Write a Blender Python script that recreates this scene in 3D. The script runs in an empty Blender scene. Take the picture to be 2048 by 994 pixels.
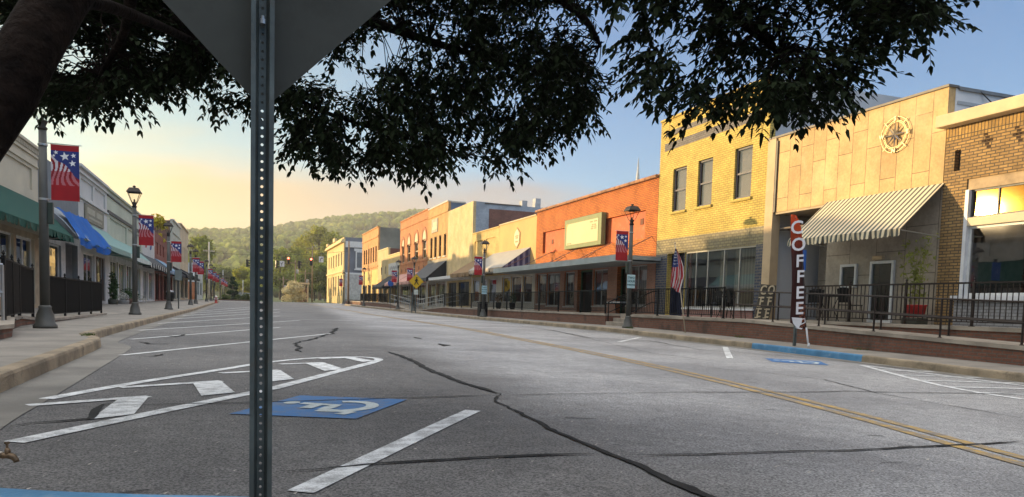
import bpy, bmesh, math, random
import numpy as np
from mathutils import Vector, Matrix
from mathutils.geometry import tessellate_polygon
random.seed(7); np.random.seed(7)
scene = bpy.context.scene
C = scene.collection
rad = math.radians
PI = math.pi

# ------------------------------------------------------------------ camera
CZ = .66; FPX = 1500.; CX, CY = 1024., 717.
YAW, PITCH, ROLL = rad(19.82924), rad(-3.98676), rad(1.63821)
F = Vector((math.sin(YAW)*math.cos(PITCH), math.cos(YAW)*math.cos(PITCH), math.sin(PITCH)))
R0 = Vector((math.cos(YAW), -math.sin(YAW), 0)); U0 = R0.cross(F)
RT = R0*math.cos(ROLL) + U0*math.sin(ROLL); UP = U0*math.cos(ROLL) - R0*math.sin(ROLL)
cd = bpy.data.cameras.new('street_camera'); cam = bpy.data.objects.new('street_camera', cd); C.objects.link(cam)
m = Matrix((RT, UP, -F)).transposed().to_4x4(); m.translation = (0, 0, CZ); cam.matrix_world = m
cd.sensor_width = 36; cd.lens = FPX/2048*36; cd.shift_y = (717-497)/2048
cd.clip_start = .05; cd.clip_end = 6000
scene.camera = cam

# ------------------------------------------------------------------ sun, sky, exposure
SAZ, SEL = rad(51.5), rad(6.9)
SUN = Vector((-math.sin(SAZ)*math.cos(SEL), math.cos(SAZ)*math.cos(SEL), math.sin(SEL)))
sl = bpy.data.lights.new('sun', 'SUN'); sl.energy = 3.9; sl.angle = rad(.53); sl.color = (1, .71, .36)
so = bpy.data.objects.new('sun', sl); C.objects.link(so); so.rotation_euler = SUN.to_track_quat('Z', 'Y').to_euler()
vs = scene.view_settings
vs.view_transform = 'Standard'; vs.look = 'None'; vs.gamma = 1; vs.use_curve_mapping = False; vs.exposure = 1.55
scene.render.engine = 'CYCLES'
scene.cycles.use_denoising = True
scene.cycles.max_bounces = 8; scene.cycles.transparent_max_bounces = 16; scene.cycles.volume_bounces = 0

def N(nt, t, **kw):
    n = nt.nodes.new(t)
    for k, v in kw.items():
        if k in n.inputs.keys() if hasattr(n.inputs, 'keys') else False: n.inputs[k].default_value = v
        else: setattr(n, k, v)
    return n
def mth(nt, op, a, b=None, c=None, clamp=False):
    n = nt.nodes.new('ShaderNodeMath'); n.operation = op; n.use_clamp = clamp
    for i, x in enumerate((a, b, c)):
        if x is None: continue
        if isinstance(x, (int, float)): n.inputs[i].default_value = x
        else: nt.links.new(x, n.inputs[i])
    return n.outputs[0]
def mapr(nt, x, a, b, c=0., d=1., smooth=True):
    n = nt.nodes.new('ShaderNodeMapRange'); n.interpolation_type = 'SMOOTHSTEP' if smooth else 'LINEAR'
    nt.links.new(x, n.inputs[0])
    for i, v in zip((1, 2, 3, 4), (a, b, c, d)): n.inputs[i].default_value = v
    return n.outputs[0]
def mixc(nt, fac, a, b, blend='MIX'):
    n = nt.nodes.new('ShaderNodeMix'); n.data_type = 'RGBA'; n.blend_type = blend
    for idx, x in ((0, fac), (6, a), (7, b)):
        if isinstance(x, (int, float)): n.inputs[idx].default_value = x
        elif isinstance(x, (tuple, list)): n.inputs[idx].default_value = (*x[:3], 1)
        else: nt.links.new(x, n.inputs[idx])
    return n.outputs[2]

w = bpy.data.worlds.new('World'); scene.world = w; w.use_nodes = True
nt = w.node_tree; nt.nodes.clear()
sky = nt.nodes.new('ShaderNodeTexSky'); sky.sky_type = 'NISHITA'; sky.sun_disc = False
sky.sun_elevation = SEL; sky.sun_rotation = -SAZ; sky.altitude = 200; sky.air_density = 1.0; sky.dust_density = .35; sky.ozone_density = 2.0
tc = nt.nodes.new('ShaderNodeTexCoord'); sep = nt.nodes.new('ShaderNodeSeparateXYZ'); nt.links.new(tc.outputs['Generated'], sep.inputs[0])
el = sep.outputs[2]
dot = nt.nodes.new('ShaderNodeVectorMath'); dot.operation = 'DOT_PRODUCT'; nt.links.new(tc.outputs['Generated'], dot.inputs[0]); dot.inputs[1].default_value = SUN
sd = dot.outputs['Value']
# horizon fog bank and thin high cloud: parts of the sky, laid out by direction
noi = nt.nodes.new('ShaderNodeTexNoise'); noi.inputs['Scale'].default_value = 3.2; noi.inputs['Detail'].default_value = 5; noi.inputs['Roughness'].default_value = .5
mp = nt.nodes.new('ShaderNodeMapping'); mp.inputs['Scale'].default_value = (1, 1, 4.5); nt.links.new(tc.outputs['Generated'], mp.inputs[0]); nt.links.new(mp.outputs[0], noi.inputs['Vector'])
bank_top = mth(nt, 'ADD', mth(nt, 'MULTIPLY', noi.outputs['Fac'], .20), .022)
dz_ = nt.nodes.new('ShaderNodeVectorMath'); dz_.operation = 'DOT_PRODUCT'; nt.links.new(tc.outputs['Generated'], dz_.inputs[0]); dz_.inputs[1].default_value = (math.sin(rad(8))*.995, math.cos(rad(8))*.995, .1)
bank_top = mth(nt, 'ADD', bank_top, mth(nt, 'MULTIPLY', mapr(nt, dz_.outputs['Value'], .94, .995), .05))
bank = mapr(nt, mth(nt, 'SUBTRACT', bank_top, el), -.035, .06)
noi2 = nt.nodes.new('ShaderNodeTexNoise'); noi2.inputs['Scale'].default_value = 2.2; noi2.inputs['Detail'].default_value = 6
mp2 = nt.nodes.new('ShaderNodeMapping'); mp2.inputs['Scale'].default_value = (1, 1, 2.2); nt.links.new(tc.outputs['Generated'], mp2.inputs[0]); nt.links.new(mp2.outputs[0], noi2.inputs['Vector'])
high = mth(nt, 'MULTIPLY', mapr(nt, noi2.outputs['Fac'], .30, .52), mapr(nt, el, .46, .72))
skys = nt.nodes.new('ShaderNodeVectorMath'); skys.operation = 'SCALE'; nt.links.new(mixc(nt, 1., sky.outputs[0], mixc(nt, mapr(nt, sd, .2, .85), (.70, .96, 1.28), (1.12, 1.04, .80)), 'MULTIPLY'), skys.inputs[0]); skys.inputs['Scale'].default_value = .08
clampv = nt.nodes.new('ShaderNodeVectorMath'); clampv.operation = 'MINIMUM'; nt.links.new(skys.outputs[0], clampv.inputs[0]); clampv.inputs[1].default_value = (1.1, .82, .42)
bankcol = mixc(nt, mapr(nt, sd, .38, .80), (.19, .135, .11), (.40, .265, .095))
c1 = mixc(nt, mth(nt, 'MULTIPLY', bank, .85), clampv.outputs[0], bankcol)
c2 = mixc(nt, mth(nt, 'MULTIPLY', high, .8), c1, (1.0, .985, .97))
bg = nt.nodes.new('ShaderNodeBackground'); nt.links.new(c2, bg.inputs[0]); bg.inputs[1].default_value = 1.0
wo = nt.nodes.new('ShaderNodeOutputWorld'); nt.links.new(bg.outputs[0], wo.inputs[0])

# ------------------------------------------------------------------ photo-to-place helpers: a pixel of the photograph cast on a real plane
def ray(x, y): return F + RT*((x-CX)/FPX) + UP*((CY-y)/FPX)
def O(v): return v + Vector((0, 0, CZ))
def onX(x, y, X): r = ray(x, y); return O(r*(X/r.x))
def onY(x, y, Y): r = ray(x, y); return O(r*(Y/r.y))
def onZ(x, y, z): r = ray(x, y); return O(r*((z-CZ)/r.z))
def atd(x, y, d): return O(ray(x, y)*d)
def ss(a, b, x): t = min(1, max(0, (x-a)/(b-a))); return t*t*(3-2*t)
def g(Y): return .0055*max(0, min(Y, 330)-50)
def zr(X, Y): return -.15 + g(Y) - .014*max(0, 24-max(Y, -5))*ss(1, 9, X)
def zsw(Y): return g(Y) - .014*max(0, 24-max(Y, -5))
def gp(x, y):
    z = -.15
    for _ in range(120):
        p = onZ(x, y, z); z = .5*z + .5*zr(p.x, min(p.y, 250))
    return p

# ------------------------------------------------------------------ materials
MATS = {}
def base(name, rough=.7, metal=0., spec=.4):
    m = bpy.data.materials.new(name); m.use_nodes = True; nt = m.node_tree
    p = nt.nodes['Principled BSDF']; p.inputs['Roughness'].default_value = rough; p.inputs['Metallic'].default_value = metal
    p.inputs['Specular IOR Level'].default_value = spec
    return m, nt, p
def coords(nt, kind='pos'):
    if kind == 'pos':
        n = nt.nodes.new('ShaderNodeNewGeometry'); return n.outputs['Position']
    n = nt.nodes.new('ShaderNodeTexCoord'); return n.outputs['Object']
def noise(nt, vec, scale, detail=4, rough=.55):
    n = nt.nodes.new('ShaderNodeTexNoise'); n.inputs['Scale'].default_value = scale; n.inputs['Detail'].default_value = detail; n.inputs['Roughness'].default_value = rough
    nt.links.new(vec, n.inputs['Vector']); return n.outputs['Fac']
def bump(nt, p, h, strength=.3, dist=.02):
    b = nt.nodes.new('ShaderNodeBump'); b.inputs['Strength'].default_value = strength; b.inputs['Distance'].default_value = dist
    nt.links.new(h, b.inputs['Height']); nt.links.new(b.outputs[0], p.inputs['Normal'])
def plain(name, col, rough=.65, metal=0., var=.18, scale=2.5, bmp=0., bscale=40, coord='pos', spec=.4, stain=None):
    if name in MATS: return MATS[name]
    m, nt, p = base(name, rough, metal, spec); v = coords(nt, coord)
    a = noise(nt, v, scale, 6, .6)
    dark = tuple(c*(1-var*1.3) for c in col); lite = tuple(min(1, c*(1+var)) for c in col)
    cc = mixc(nt, mapr(nt, a, .3, .7), dark, lite)
    if stain:
        s = noise(nt, v, stain[1], 7, .7); cc = mixc(nt, mth(nt, 'MULTIPLY', mapr(nt, s, .5, .72), stain[2]), cc, stain[0])
    nt.links.new(cc, p.inputs['Base Color'])
    r = mth(nt, 'ADD', mth(nt, 'MULTIPLY', a, .2), rough-.1); nt.links.new(r, p.inputs['Roughness'])
    if bmp: bump(nt, p, noise(nt, v, bscale, 4), bmp)
    MATS[name] = m; return m
def uvz(nt, swap=False):
    g_ = nt.nodes.new('ShaderNodeNewGeometry'); s = nt.nodes.new('ShaderNodeSeparateXYZ'); nt.links.new(g_.outputs['Position'], s.inputs[0])
    u = mth(nt, 'ADD', s.outputs[0], s.outputs[1]); c = nt.nodes.new('ShaderNodeCombineXYZ')
    nt.links.new(s.outputs[2] if swap else u, c.inputs[0]); nt.links.new(u if swap else s.outputs[2], c.inputs[1])
    return c.outputs[0], g_.outputs['Position']
def brick(name, c1, c2, mortar, bw=.22, bh=.075, ms=.009, rough=.8, swap=False, bmp=.5, stain=None, offset=.5, msmooth=.2):
    if name in MATS: return MATS[name]
    m, nt, p = base(name, rough, 0, .3); v, pos = uvz(nt, swap)
    b = nt.nodes.new('ShaderNodeTexBrick'); b.inputs['Scale'].default_value = 1
    b.inputs['Brick Width'].default_value = bw; b.inputs['Row Height'].default_value = bh; b.inputs['Mortar Size'].default_value = ms; b.inputs['Mortar Smooth'].default_value = msmooth
    b.offset = offset; b.inputs['Color1'].default_value = (*c1, 1); b.inputs['Color2'].default_value = (*c2, 1); b.inputs['Mortar'].default_value = (*mortar, 1); b.inputs['Bias'].default_value = 0
    nt.links.new(v, b.inputs['Vector'])
    n = noise(nt, pos, 1.1, 7, .65); n2 = noise(nt, pos, 14, 3)
    f = mth(nt, 'ADD', mth(nt, 'MULTIPLY', n, .7), mth(nt, 'MULTIPLY', n2, .35))
    cc = mixc(nt, 1., b.outputs['Color'], mixc(nt, mapr(nt, f, .3, .75), (.68, .68, .68), (1.15, 1.15, 1.15)), 'MULTIPLY')
    if stain:
        s = noise(nt, pos, stain[1], 7, .7); cc = mixc(nt, mth(nt, 'MULTIPLY', mapr(nt, s, .48, .7), stain[2]), cc, stain[0])
    nt.links.new(cc, p.inputs['Base Color'])
    if bmp: bump(nt, p, mth(nt, 'SUBTRACT', 1, b.outputs['Fac']), bmp, .012)
    MATS[name] = m; return m
def stripes(name, c1, c2, period, axis=1, duty=.5, rough=.7, off=0., translucent=0.):
    if name in MATS: return MATS[name]
    m, nt, p = base(name, rough, 0, .2); v = coords(nt); s = nt.nodes.new('ShaderNodeSeparateXYZ'); nt.links.new(v, s.inputs[0])
    t = mth(nt, 'FRACT', mth(nt, 'DIVIDE', mth(nt, 'ADD', s.outputs[axis], off+500), period))
    k = mth(nt, 'GREATER_THAN', t, duty); n = noise(nt, v, 3, 5)
    cc = mixc(nt, 1., mixc(nt, k, c1, c2), mixc(nt, n, (.75, .75, .75), (1.15, 1.15, 1.15)), 'MULTIPLY')
    nt.links.new(cc, p.inputs['Base Color']); MATS[name] = m; return m
def glass(name='window_glass', tint=(.55, .6, .6), rough=.02, refl=.06, gcol=(1, 1, 1), mul=1.):
    if name in MATS: return MATS[name]
    m = bpy.data.materials.new(name); m.use_nodes = True; nt = m.node_tree; nt.nodes.clear()
    t = nt.nodes.new('ShaderNodeBsdfTransparent'); t.inputs[0].default_value = (*tint, 1)
    gl = nt.nodes.new('ShaderNodeBsdfGlossy'); gl.inputs['Roughness'].default_value = rough; gl.inputs[0].default_value = (*gcol, 1)
    v = coords(nt); b = nt.nodes.new('ShaderNodeBump'); b.inputs['Strength'].default_value = .05; b.inputs['Distance'].default_value = .02
    nt.links.new(noise(nt, v, 1.3, 1), b.inputs['Height']); nt.links.new(b.outputs[0], gl.inputs['Normal'])
    gn = nt.nodes.new('ShaderNodeNewGeometry'); dp_ = nt.nodes.new('ShaderNodeVectorMath'); dp_.operation = 'DOT_PRODUCT'; nt.links.new(gn.outputs['True Normal'], dp_.inputs[0]); nt.links.new(gn.outputs['Incoming'], dp_.inputs[1])
    ic = mth(nt, 'SUBTRACT', 1.0, mth(nt, 'ABSOLUTE', dp_.outputs['Value'])); sch = mth(nt, 'ADD', .075, mth(nt, 'MULTIPLY', mth(nt, 'POWER', ic, 5), .92))
    fac = mth(nt, 'ADD', mth(nt, 'MULTIPLY', sch, mul), refl, clamp=True)
    mx = nt.nodes.new('ShaderNodeMixShader'); nt.links.new(fac, mx.inputs[0]); nt.links.new(t.outputs[0], mx.inputs[1]); nt.links.new(gl.outputs[0], mx.inputs[2])
    o = nt.nodes.new('ShaderNodeOutputMaterial'); nt.links.new(mx.outputs[0], o.inputs[0]); MATS[name] = m; return m
def flat(name, col, rough=.6, metal=0., spec=.4):
    return plain(name, col, rough, metal, .08, 5, 0, coord='obj', spec=spec)
def emit(name, col, s):
    m = bpy.data.materials.new(name); m.use_nodes = True; p = m.node_tree.nodes['Principled BSDF']
    p.inputs['Base Color'].default_value = (*col, 1); p.inputs['Emission Color'].default_value = (*col, 1); p.inputs['Emission Strength'].default_value = s; MATS[name] = m; return m

# ------------------------------------------------------------------ mesh building
ORG = {}
class MB:
    def __init__(s): s.v = []; s.f = []; s.m = []
    def face(s, pts, m=0):
        n = len(s.v); s.v += [tuple(p) for p in pts]; s.f.append(tuple(range(n, n+len(pts)))); s.m.append(m)
    def box(s, x0, x1, y0, y1, z0, z1, m=0):
        if x0 > x1: x0, x1 = x1, x0
        if y0 > y1: y0, y1 = y1, y0
        n = len(s.v); s.v += [(x, y, z) for x in (x0, x1) for y in (y0, y1) for z in (z0, z1)]
        for q in ((0, 1, 3, 2), (4, 6, 7, 5), (0, 4, 5, 1), (2, 3, 7, 6), (0, 2, 6, 4), (1, 5, 7, 3)): s.f.append(tuple(n+i for i in q)); s.m.append(m)
    def bar(s, a, b, wd, ht=None, m=0, up=(0, 0, 1)):
        a, b = Vector(a), Vector(b); ht = ht or wd; d = (b-a).normalized(); u = Vector(up)
        if abs(d.dot(u)) > .95: u = Vector((1, 0, 0))
        r = d.cross(u).normalized(); u = r.cross(d); n = len(s.v)
        for p in (a, b):
            for i, j in ((-1, -1), (1, -1), (1, 1), (-1, 1)): s.v.append(tuple(p + r*(wd/2*i) + u*(ht/2*j)))
        for q in ((3, 2, 1, 0), (4, 5, 6, 7), (0, 1, 5, 4), (1, 2, 6, 5), (2, 3, 7, 6), (3, 0, 4, 7)): s.f.append(tuple(n+i for i in q)); s.m.append(m)
    def tube(s, pts, r, k=8, m=0, cap=True):
        pts = [Vector(p) for p in pts]; rs = r if isinstance(r, (list, tuple)) else [r]*len(pts); n0 = len(s.v); prev = None
        for i, p in enumerate(pts):
            d = (pts[min(i+1, len(pts)-1)] - pts[max(i-1, 0)]).normalized()
            if prev is None: prev = d.orthogonal().normalized()
            r_ = (prev - d*prev.dot(d)).normalized(); prev = r_; u = d.cross(r_)
            for j in range(k): a = 2*PI*j/k; s.v.append(tuple(p + (r_*math.cos(a) + u*math.sin(a))*rs[i]))
        for i in range(len(pts)-1):
            for j in range(k): s.f.append((n0+i*k+j, n0+i*k+(j+1) % k, n0+(i+1)*k+(j+1) % k, n0+(i+1)*k+j)); s.m.append(m)
        if cap:
            s.f.append(tuple(n0+j for j in reversed(range(k)))); s.m.append(m); e = n0+(len(pts)-1)*k
            s.f.append(tuple(e+j for j in range(k))); s.m.append(m)
    def lathe(s, prof, c=(0, 0, 0), k=12, m=0): s.tube([(c[0], c[1], c[2]+z) for r, z in prof], [max(r, .001) for r, z in prof], k, m) if False else s._lathe(prof, c, k, m)
    def _lathe(s, prof, c, k, m):
        n0 = len(s.v)
        for r, z in prof:
            for j in range(k): a = 2*PI*j/k; s.v.append((c[0]+r*math.cos(a), c[1]+r*math.sin(a), c[2]+z))
        for i in range(len(prof)-1):
            for j in range(k): s.f.append((n0+i*k+j, n0+i*k+(j+1) % k, n0+(i+1)*k+(j+1) % k, n0+(i+1)*k+j)); s.m.append(m)
        s.f.append(tuple(n0+j for j in reversed(range(k)))); s.m.append(m); e = n0+(len(prof)-1)*k
        s.f.append(tuple(e+j for j in range(k))); s.m.append(m)
    def prism(s, poly, vec, m=0):
        poly = [Vector(p) for p in poly]; vec = Vector(vec); n = len(s.v); k = len(poly)
        s.v += [tuple(p) for p in poly] + [tuple(p+vec) for p in poly]
        s.f.append(tuple(range(n, n+k))); s.m.append(m); s.f.append(tuple(n+k+i for i in reversed(range(k)))); s.m.append(m)
        for i in range(k): j = (i+1) % k; s.f.append((n+j, n+i, n+k+i, n+k+j)); s.m.append(m)
    def grid(s, fn, nu, nv, m=0):
        n = len(s.v)
        for i in range(nu+1):
            for j in range(nv+1): s.v.append(tuple(fn(i/nu, j/nv)))
        for i in range(nu):
            for j in range(nv):
                a = n+i*(nv+1)+j; s.f.append((a, a+nv+1, a+nv+2, a+1)); s.m.append(m(i/nu, j/nv) if callable(m) else m)
    def text(s, body, size, org, xd, yd, ext=.004, m=0, bold=0., shear=0., align='CENTER'):
        cu = bpy.data.curves.new('lettering', 'FONT'); cu.body = body; cu.size = size; cu.extrude = ext; cu.align_x = align; cu.align_y = 'CENTER'; cu.offset = bold; cu.shear = shear; cu.resolution_u = 3
        ob = bpy.data.objects.new('lettering', cu); C.objects.link(ob)
        dg = bpy.context.evaluated_depsgraph_get(); me = bpy.data.meshes.new_from_object(ob.evaluated_get(dg))
        xd, yd = Vector(xd), Vector(yd); zd = xd.cross(yd); o = Vector(org); n = len(s.v)
        s.v += [tuple(o + xd*v.co.x + yd*v.co.y + zd*v.co.z) for v in me.vertices]
        for f in me.polygons: s.f.append(tuple(n+i for i in f.vertices)); s.m.append(m)
        C.objects.unlink(ob); bpy.data.objects.remove(ob); bpy.data.meshes.remove(me); bpy.data.curves.remove(cu)
    def build(s, name, mats, parent=None, smooth=False, org=None):
        if not isinstance(mats, (list, tuple)): mats = [mats]
        v = np.array(s.v, dtype=float)
        if parent is not None: o = ORG[parent]
        elif org is not None: o = Vector(org)
        else: o = Vector(((v[:, 0].min()+v[:, 0].max())/2, (v[:, 1].min()+v[:, 1].max())/2, v[:, 2].min()))
        me = bpy.data.meshes.new(name); me.from_pydata((v-np.array(o)).tolist(), [], s.f)
        for m in mats: me.materials.append(m)
        if len(mats) > 1: me.polygons.foreach_set('material_index', s.m)
        if smooth: me.polygons.foreach_set('use_smooth', [True]*len(me.polygons))
        me.update(); ob = bpy.data.objects.new(name, me); C.objects.link(ob)
        if parent is not None: ob.parent = parent
        else: ob.location = o
        ORG[ob] = o; return ob
def soft(ob, wd=.01, seg=2):
    b = ob.modifiers.new('edge', 'BEVEL'); b.width = wd; b.segments = seg; b.limit_method = 'ANGLE'; b.angle_limit = rad(40); return ob
def tag(o, label=None, cat=None, group=None, kind=None):
    if label: o['label'] = label
    if cat: o['category'] = cat
    if group: o['group'] = group
    if kind: o['kind'] = kind
    return o
def thing(name, label, cat, loc=(0, 0, 0), group=None, kind=None):
    o = bpy.data.objects.new(name, None); C.objects.link(o); o.location = loc; o.empty_display_size = .2; ORG[o] = Vector(loc); return tag(o, label, cat, group, kind)
def copy_tree(o, parent=None):
    c = o.copy(); C.objects.link(c); c.parent = parent
    for ch in list(o.children): copy_tree(ch, c)
    return c
def dup(o, loc, label, rz=0, group=None, scale=None):
    c = copy_tree(o); c.location = loc; c.rotation_euler = (0, 0, rz); c['label'] = label
    if group: c['group'] = group
    if scale: c.scale = scale
    return c
def struct(o): o['kind'] = 'structure'; return o
# ================================================================== ground, road, walks
asph, nt, p = base('asphalt', .82, 0, .35); v = coords(nt)
n1 = noise(nt, v, .35, 5, .6); n2 = noise(nt, v, 75, 3, .7); n3 = noise(nt, v, 6, 6, .7); n4 = noise(nt, v, 210, 2, .6)
sx = nt.nodes.new('ShaderNodeSeparateXYZ'); nt.links.new(v, sx.inputs[0])
# older, coarser, darker asphalt in the parking lane; paler worn traffic lanes
wob = mth(nt, 'MULTIPLY', mth(nt, 'SUBTRACT', noise(nt, v, .6, 3), .5), 1.6)
lane = mapr(nt, mth(nt, 'ADD', mth(nt, 'SUBTRACT', sx.outputs[0], mth(nt, 'MULTIPLY', sx.outputs[1], .07)), wob), 1.2, 3.0)
cc = mixc(nt, lane, (.142, .140, .139), (.285, .287, .292))
cc = mixc(nt, 1., cc, mixc(nt, mapr(nt, n1, .3, .7), (.72, .72, .73), (1.18, 1.18, 1.17)), 'MULTIPLY')
cc = mixc(nt, 1., cc, mixc(nt, mapr(nt, n2, .36, .64), (.42, .42, .42), (1.6, 1.58, 1.55)), 'MULTIPLY')
cc = mixc(nt, 1., cc, mixc(nt, mapr(nt, n3, .35, .7), (.85, .85, .85), (1.1, 1.1, 1.1)), 'MULTIPLY')
spk = mth(nt, 'MULTIPLY', mapr(nt, n4, .60, .68), mth(nt, 'SUBTRACT', 1.0, mth(nt, 'MULTIPLY', lane, .5)))
cc = mixc(nt, mth(nt, 'MULTIPLY', spk, .55), cc, (.42, .40, .38))
oil = mth(nt, 'MULTIPLY', mapr(nt, noise(nt, v, 1.3, 5, .7), .60, .74), .55)
cc = mixc(nt, mth(nt, 'MULTIPLY', oil, mth(nt, 'SUBTRACT', 1.0, mth(nt, 'MULTIPLY', lane, .75))), cc, (.05, .049, .048))
nt.links.new(cc, p.inputs['Base Color'])
bump(nt, p, mth(nt, 'ADD', n2, mth(nt, 'MULTIPLY', n4, .5)), .9, .012)
conc = plain('concrete_walk', (.23, .21, .18), .85, 0, .18, 1.2, .35, 60, stain=((.17, .155, .135), .8, .7))
concr = plain('kerb_concrete', (.27, .215, .145), .85, 0, .28, 1.5, .5, 45, stain=((.10, .08, .055), 2.6, .85))
gutc = plain('gutter_concrete', (.18, .17, .15), .85, 0, .22, 1.0, .4, 50, stain=((.12, .11, .10), .9, .6))
bluepaint = plain('blue_kerb_paint', (.06, .20, .36), .6, 0, .2, 2.5, .2, 40, stain=((.30, .29, .27), 5, .45))
jointm = plain('joint', (.10, .09, .08), .9)

mb = MB()
ys = [-6+.5*i for i in range(72)] + [30+2*i for i in range(50)] ; xs = [-8+.5*i for i in range(51)]
for i in range(len(ys)-1):
    for j in range(len(xs)-1):
        a, b, c_, d = (xs[j], ys[i]), (xs[j+1], ys[i]), (xs[j+1], ys[i+1]), (xs[j], ys[i+1])
        if a[0] >= 13.5 and a[1] < 112: continue
        mb.face([(q[0], q[1], zr(*q)) for q in (a, b, c_, d)])
road = struct(mb.build('road', asph, smooth=True))
mb = MB()
for x0, x1 in ((-80, -8), (17.5, 90)):
    for k in range(6): a = x0+(x1-x0)*k/6; b = x0+(x1-x0)*(k+1)/6; mb.face([(a, 112.5, g(112.5)-.152), (b, 112.5, g(112.5)-.152), (b, 128.5, g(128.5)-.152), (a, 128.5, g(128.5)-.152)])
struct(mb.build('cross_street', asph))

grassm = plain('verge_grass', (.055, .085, .025), .95, 0, .4, .15, 0)
mb = MB(); ys = [-60, -20, 0, 50, 100, 113, 130, 150, 200, 260, 330, 480]; xs = [-300, -120, -60, -20, 0, 20, 60, 120, 300]
gz = lambda Y: g(Y) - (.75 if Y < 60 else .5 if Y < 101 else .22)
for i in range(len(ys)-1):
    for j in range(len(xs)-1): mb.face([(xs[j], ys[i], gz(ys[i])), (xs[j+1], ys[i], gz(ys[i])), (xs[j+1], ys[i+1], gz(ys[i+1])), (xs[j], ys[i+1], gz(ys[i+1]))])
struct(mb.build('ground', grassm))

# --- left pavement outline (edge of the kerb top)
LK = [(3.4, -14), (3.0, -4), (2.75, -.4), (2.1, 1.25), (1.17, 2.14), (.21, 2.58), (-.545, 2.82), (-1.16, 3.17), (-1.62, 4.0), (-1.78, 5.2), (-1.80, 6.66), (-1.9, 9.6), (-2.0, 12.6), (-2.1, 13.3), (-2.42, 14.0), (-2.5, 15.7), (-2.58, 29), (-2.68, 50), (-2.72, 62), (-2.7, 100), (-2.9, 106), (-3.6, 110.5), (-5, 112)]
def dens(pl, step=.6):
    out = []
    for a, b in zip(pl[:-1], pl[1:]):
        n = max(1, int(math.dist(a, b)/step))
        out += [(a[0]+(b[0]-a[0])*t/n, a[1]+(b[1]-a[1])*t/n) for t in range(n)]
    return out + [pl[-1]]
def smooth_pl(pl, it=2):
    for _ in range(it): pl = [pl[0]] + [q for a, b in zip(pl[:-1], pl[1:]) for q in ((a[0]*.75+b[0]*.25, a[1]*.75+b[1]*.25), (a[0]*.25+b[0]*.75, a[1]*.25+b[1]*.75))] + [pl[-1]]
    return pl
LKd = dens(smooth_pl(LK), .5)
def offset(pl, d):
    out = []
    for i, p_ in enumerate(pl):
        a = pl[max(0, i-1)]; b = pl[min(len(pl)-1, i+1)]; t = Vector((b[0]-a[0], b[1]-a[1])).normalized(); out.append((p_[0]+t.y*d, p_[1]-t.x*d))
    return out
KW = .16
inner = offset(LKd, -KW)
poly = [(x, y, 0) for x, y in inner] + [(-7.3, 112, 0), (-7.3, -14, 0)]
mb = MB()
def zl(x, y): return g(y) - (.025 if (y < 3.6) else 0)
for t in tessellate_polygon([[Vector(q) for q in poly]]): mb.face([(poly[i][0], poly[i][1], g(poly[i][1])-.004) for i in t])
walk = struct(mb.build('pavement', conc))
def sweep(mb, pl, prof, zf, m=0, sgn=1):
    cols = [[(x, y, zf(x, y)+dz) for (x, y) in offset(pl, d*sgn)] for d, dz in prof]
    for k in range(len(prof)-1):
        for i in range(len(pl)-1): mb.face([cols[k][i], cols[k+1][i], cols[k+1][i+1], cols[k][i+1]][::sgn], m)
prof = [(-KW, -.001), (-.035, .004), (-.012, -.004), (0, -.03), (.012, -.165)]
zk = lambda x, y: g(y)
blue_i = [i for i, q in enumerate(LKd) if q[1] < 3.3 and -1.2 < q[0] < .24 and q[1] > 2.3]
b0, b1 = min(blue_i), max(blue_i)
mb = MB(); sweep(mb, LKd[:b0+1], prof, zk); sweep(mb, LKd[b1:], prof, zk); struct(mb.build('kerb', concr, smooth=True))
mb = MB(); sweep(mb, LKd[b0:b1+1], prof, zk); struct(mb.build('painted_kerb', bluepaint, smooth=True))
gl = [q for q in LKd if q[1] > 4.5]
mb = MB(); sweep(mb, gl, [(.004, .010), (.30, .004), (.42, .006)], lambda x, y: zr(x, y)); struct(mb.build('gutter', gutc, smooth=True))
# pavement joints
mb = MB()
for Y in list(np.arange(4.2, 60, 1.55)):
    xe = min(inner, key=lambda q: abs(q[1]-Y))[0]; z = g(Y)
    mb.face([(-6.9, Y, z), (xe, Y+.04, z), (xe, Y+.055, z), (-6.9, Y+.016, z)])
for off in (1.3,):
    pl = [q for q in offset(LKd, -KW-off) if 4 < q[1] < 60]
    sweep(mb, pl, [(0, 0), (.016, 0)], zk)
struct(mb.build('pavement_joints', jointm))
# storm drain mouth in the kerb
mb = MB(); mb.prism([(-2.30, 13.92, -.14), (-2.515, 14.7, -.14), (-2.53, 15.5, -.14), (-2.505, 15.5, -.14), (-2.47, 14.7, -.14), (-2.25, 13.92, -.14)], (0, 0, .10)); struct(mb.build('storm_drain', flat('drain_dark', (.012, .011, .01), .9)))

# --- right pavement
RK = [(11.9, -14), (12.1, 0), (12.15, 8.7), (12.37, 12.3), (12.37, 16.7), (12.25, 20), (12.22, 22.6), (12.45, 30), (12.7, 45), (12.75, 55), (12.9, 76), (12.9, 100), (13.0, 104), (13.8, 109), (15.2, 112)]
RKd = dens(smooth_pl(RK), .5)
zkr = lambda x, y: zsw(y)
mb = MB()
for a, b in zip(RKd[:-1], RKd[1:]): mb.face([(a[0]+KW, a[1], zsw(a[1])-.004), (17.5, a[1], zsw(a[1])+.02), (17.5, b[1], zsw(b[1])+.02), (b[0]+KW, b[1], zsw(b[1])-.004)])
struct(mb.build('pavement', conc))
prof2 = [(-KW, -.001), (-.035, .004), (-.012, -.004), (0, -.03), (.012, -.16)]
RKm = RKd
bi = [i for i, q in enumerate(RKm) if 12.2 <= q[1] <= 16.9]
c0, c1 = bi[0], bi[-1]
mb = MB(); sweep(mb, RKm[:c0+1], prof2, zkr, sgn=-1); sweep(mb, RKm[c1:], prof2, zkr, sgn=-1); struct(mb.build('kerb', concr, smooth=True))
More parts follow.
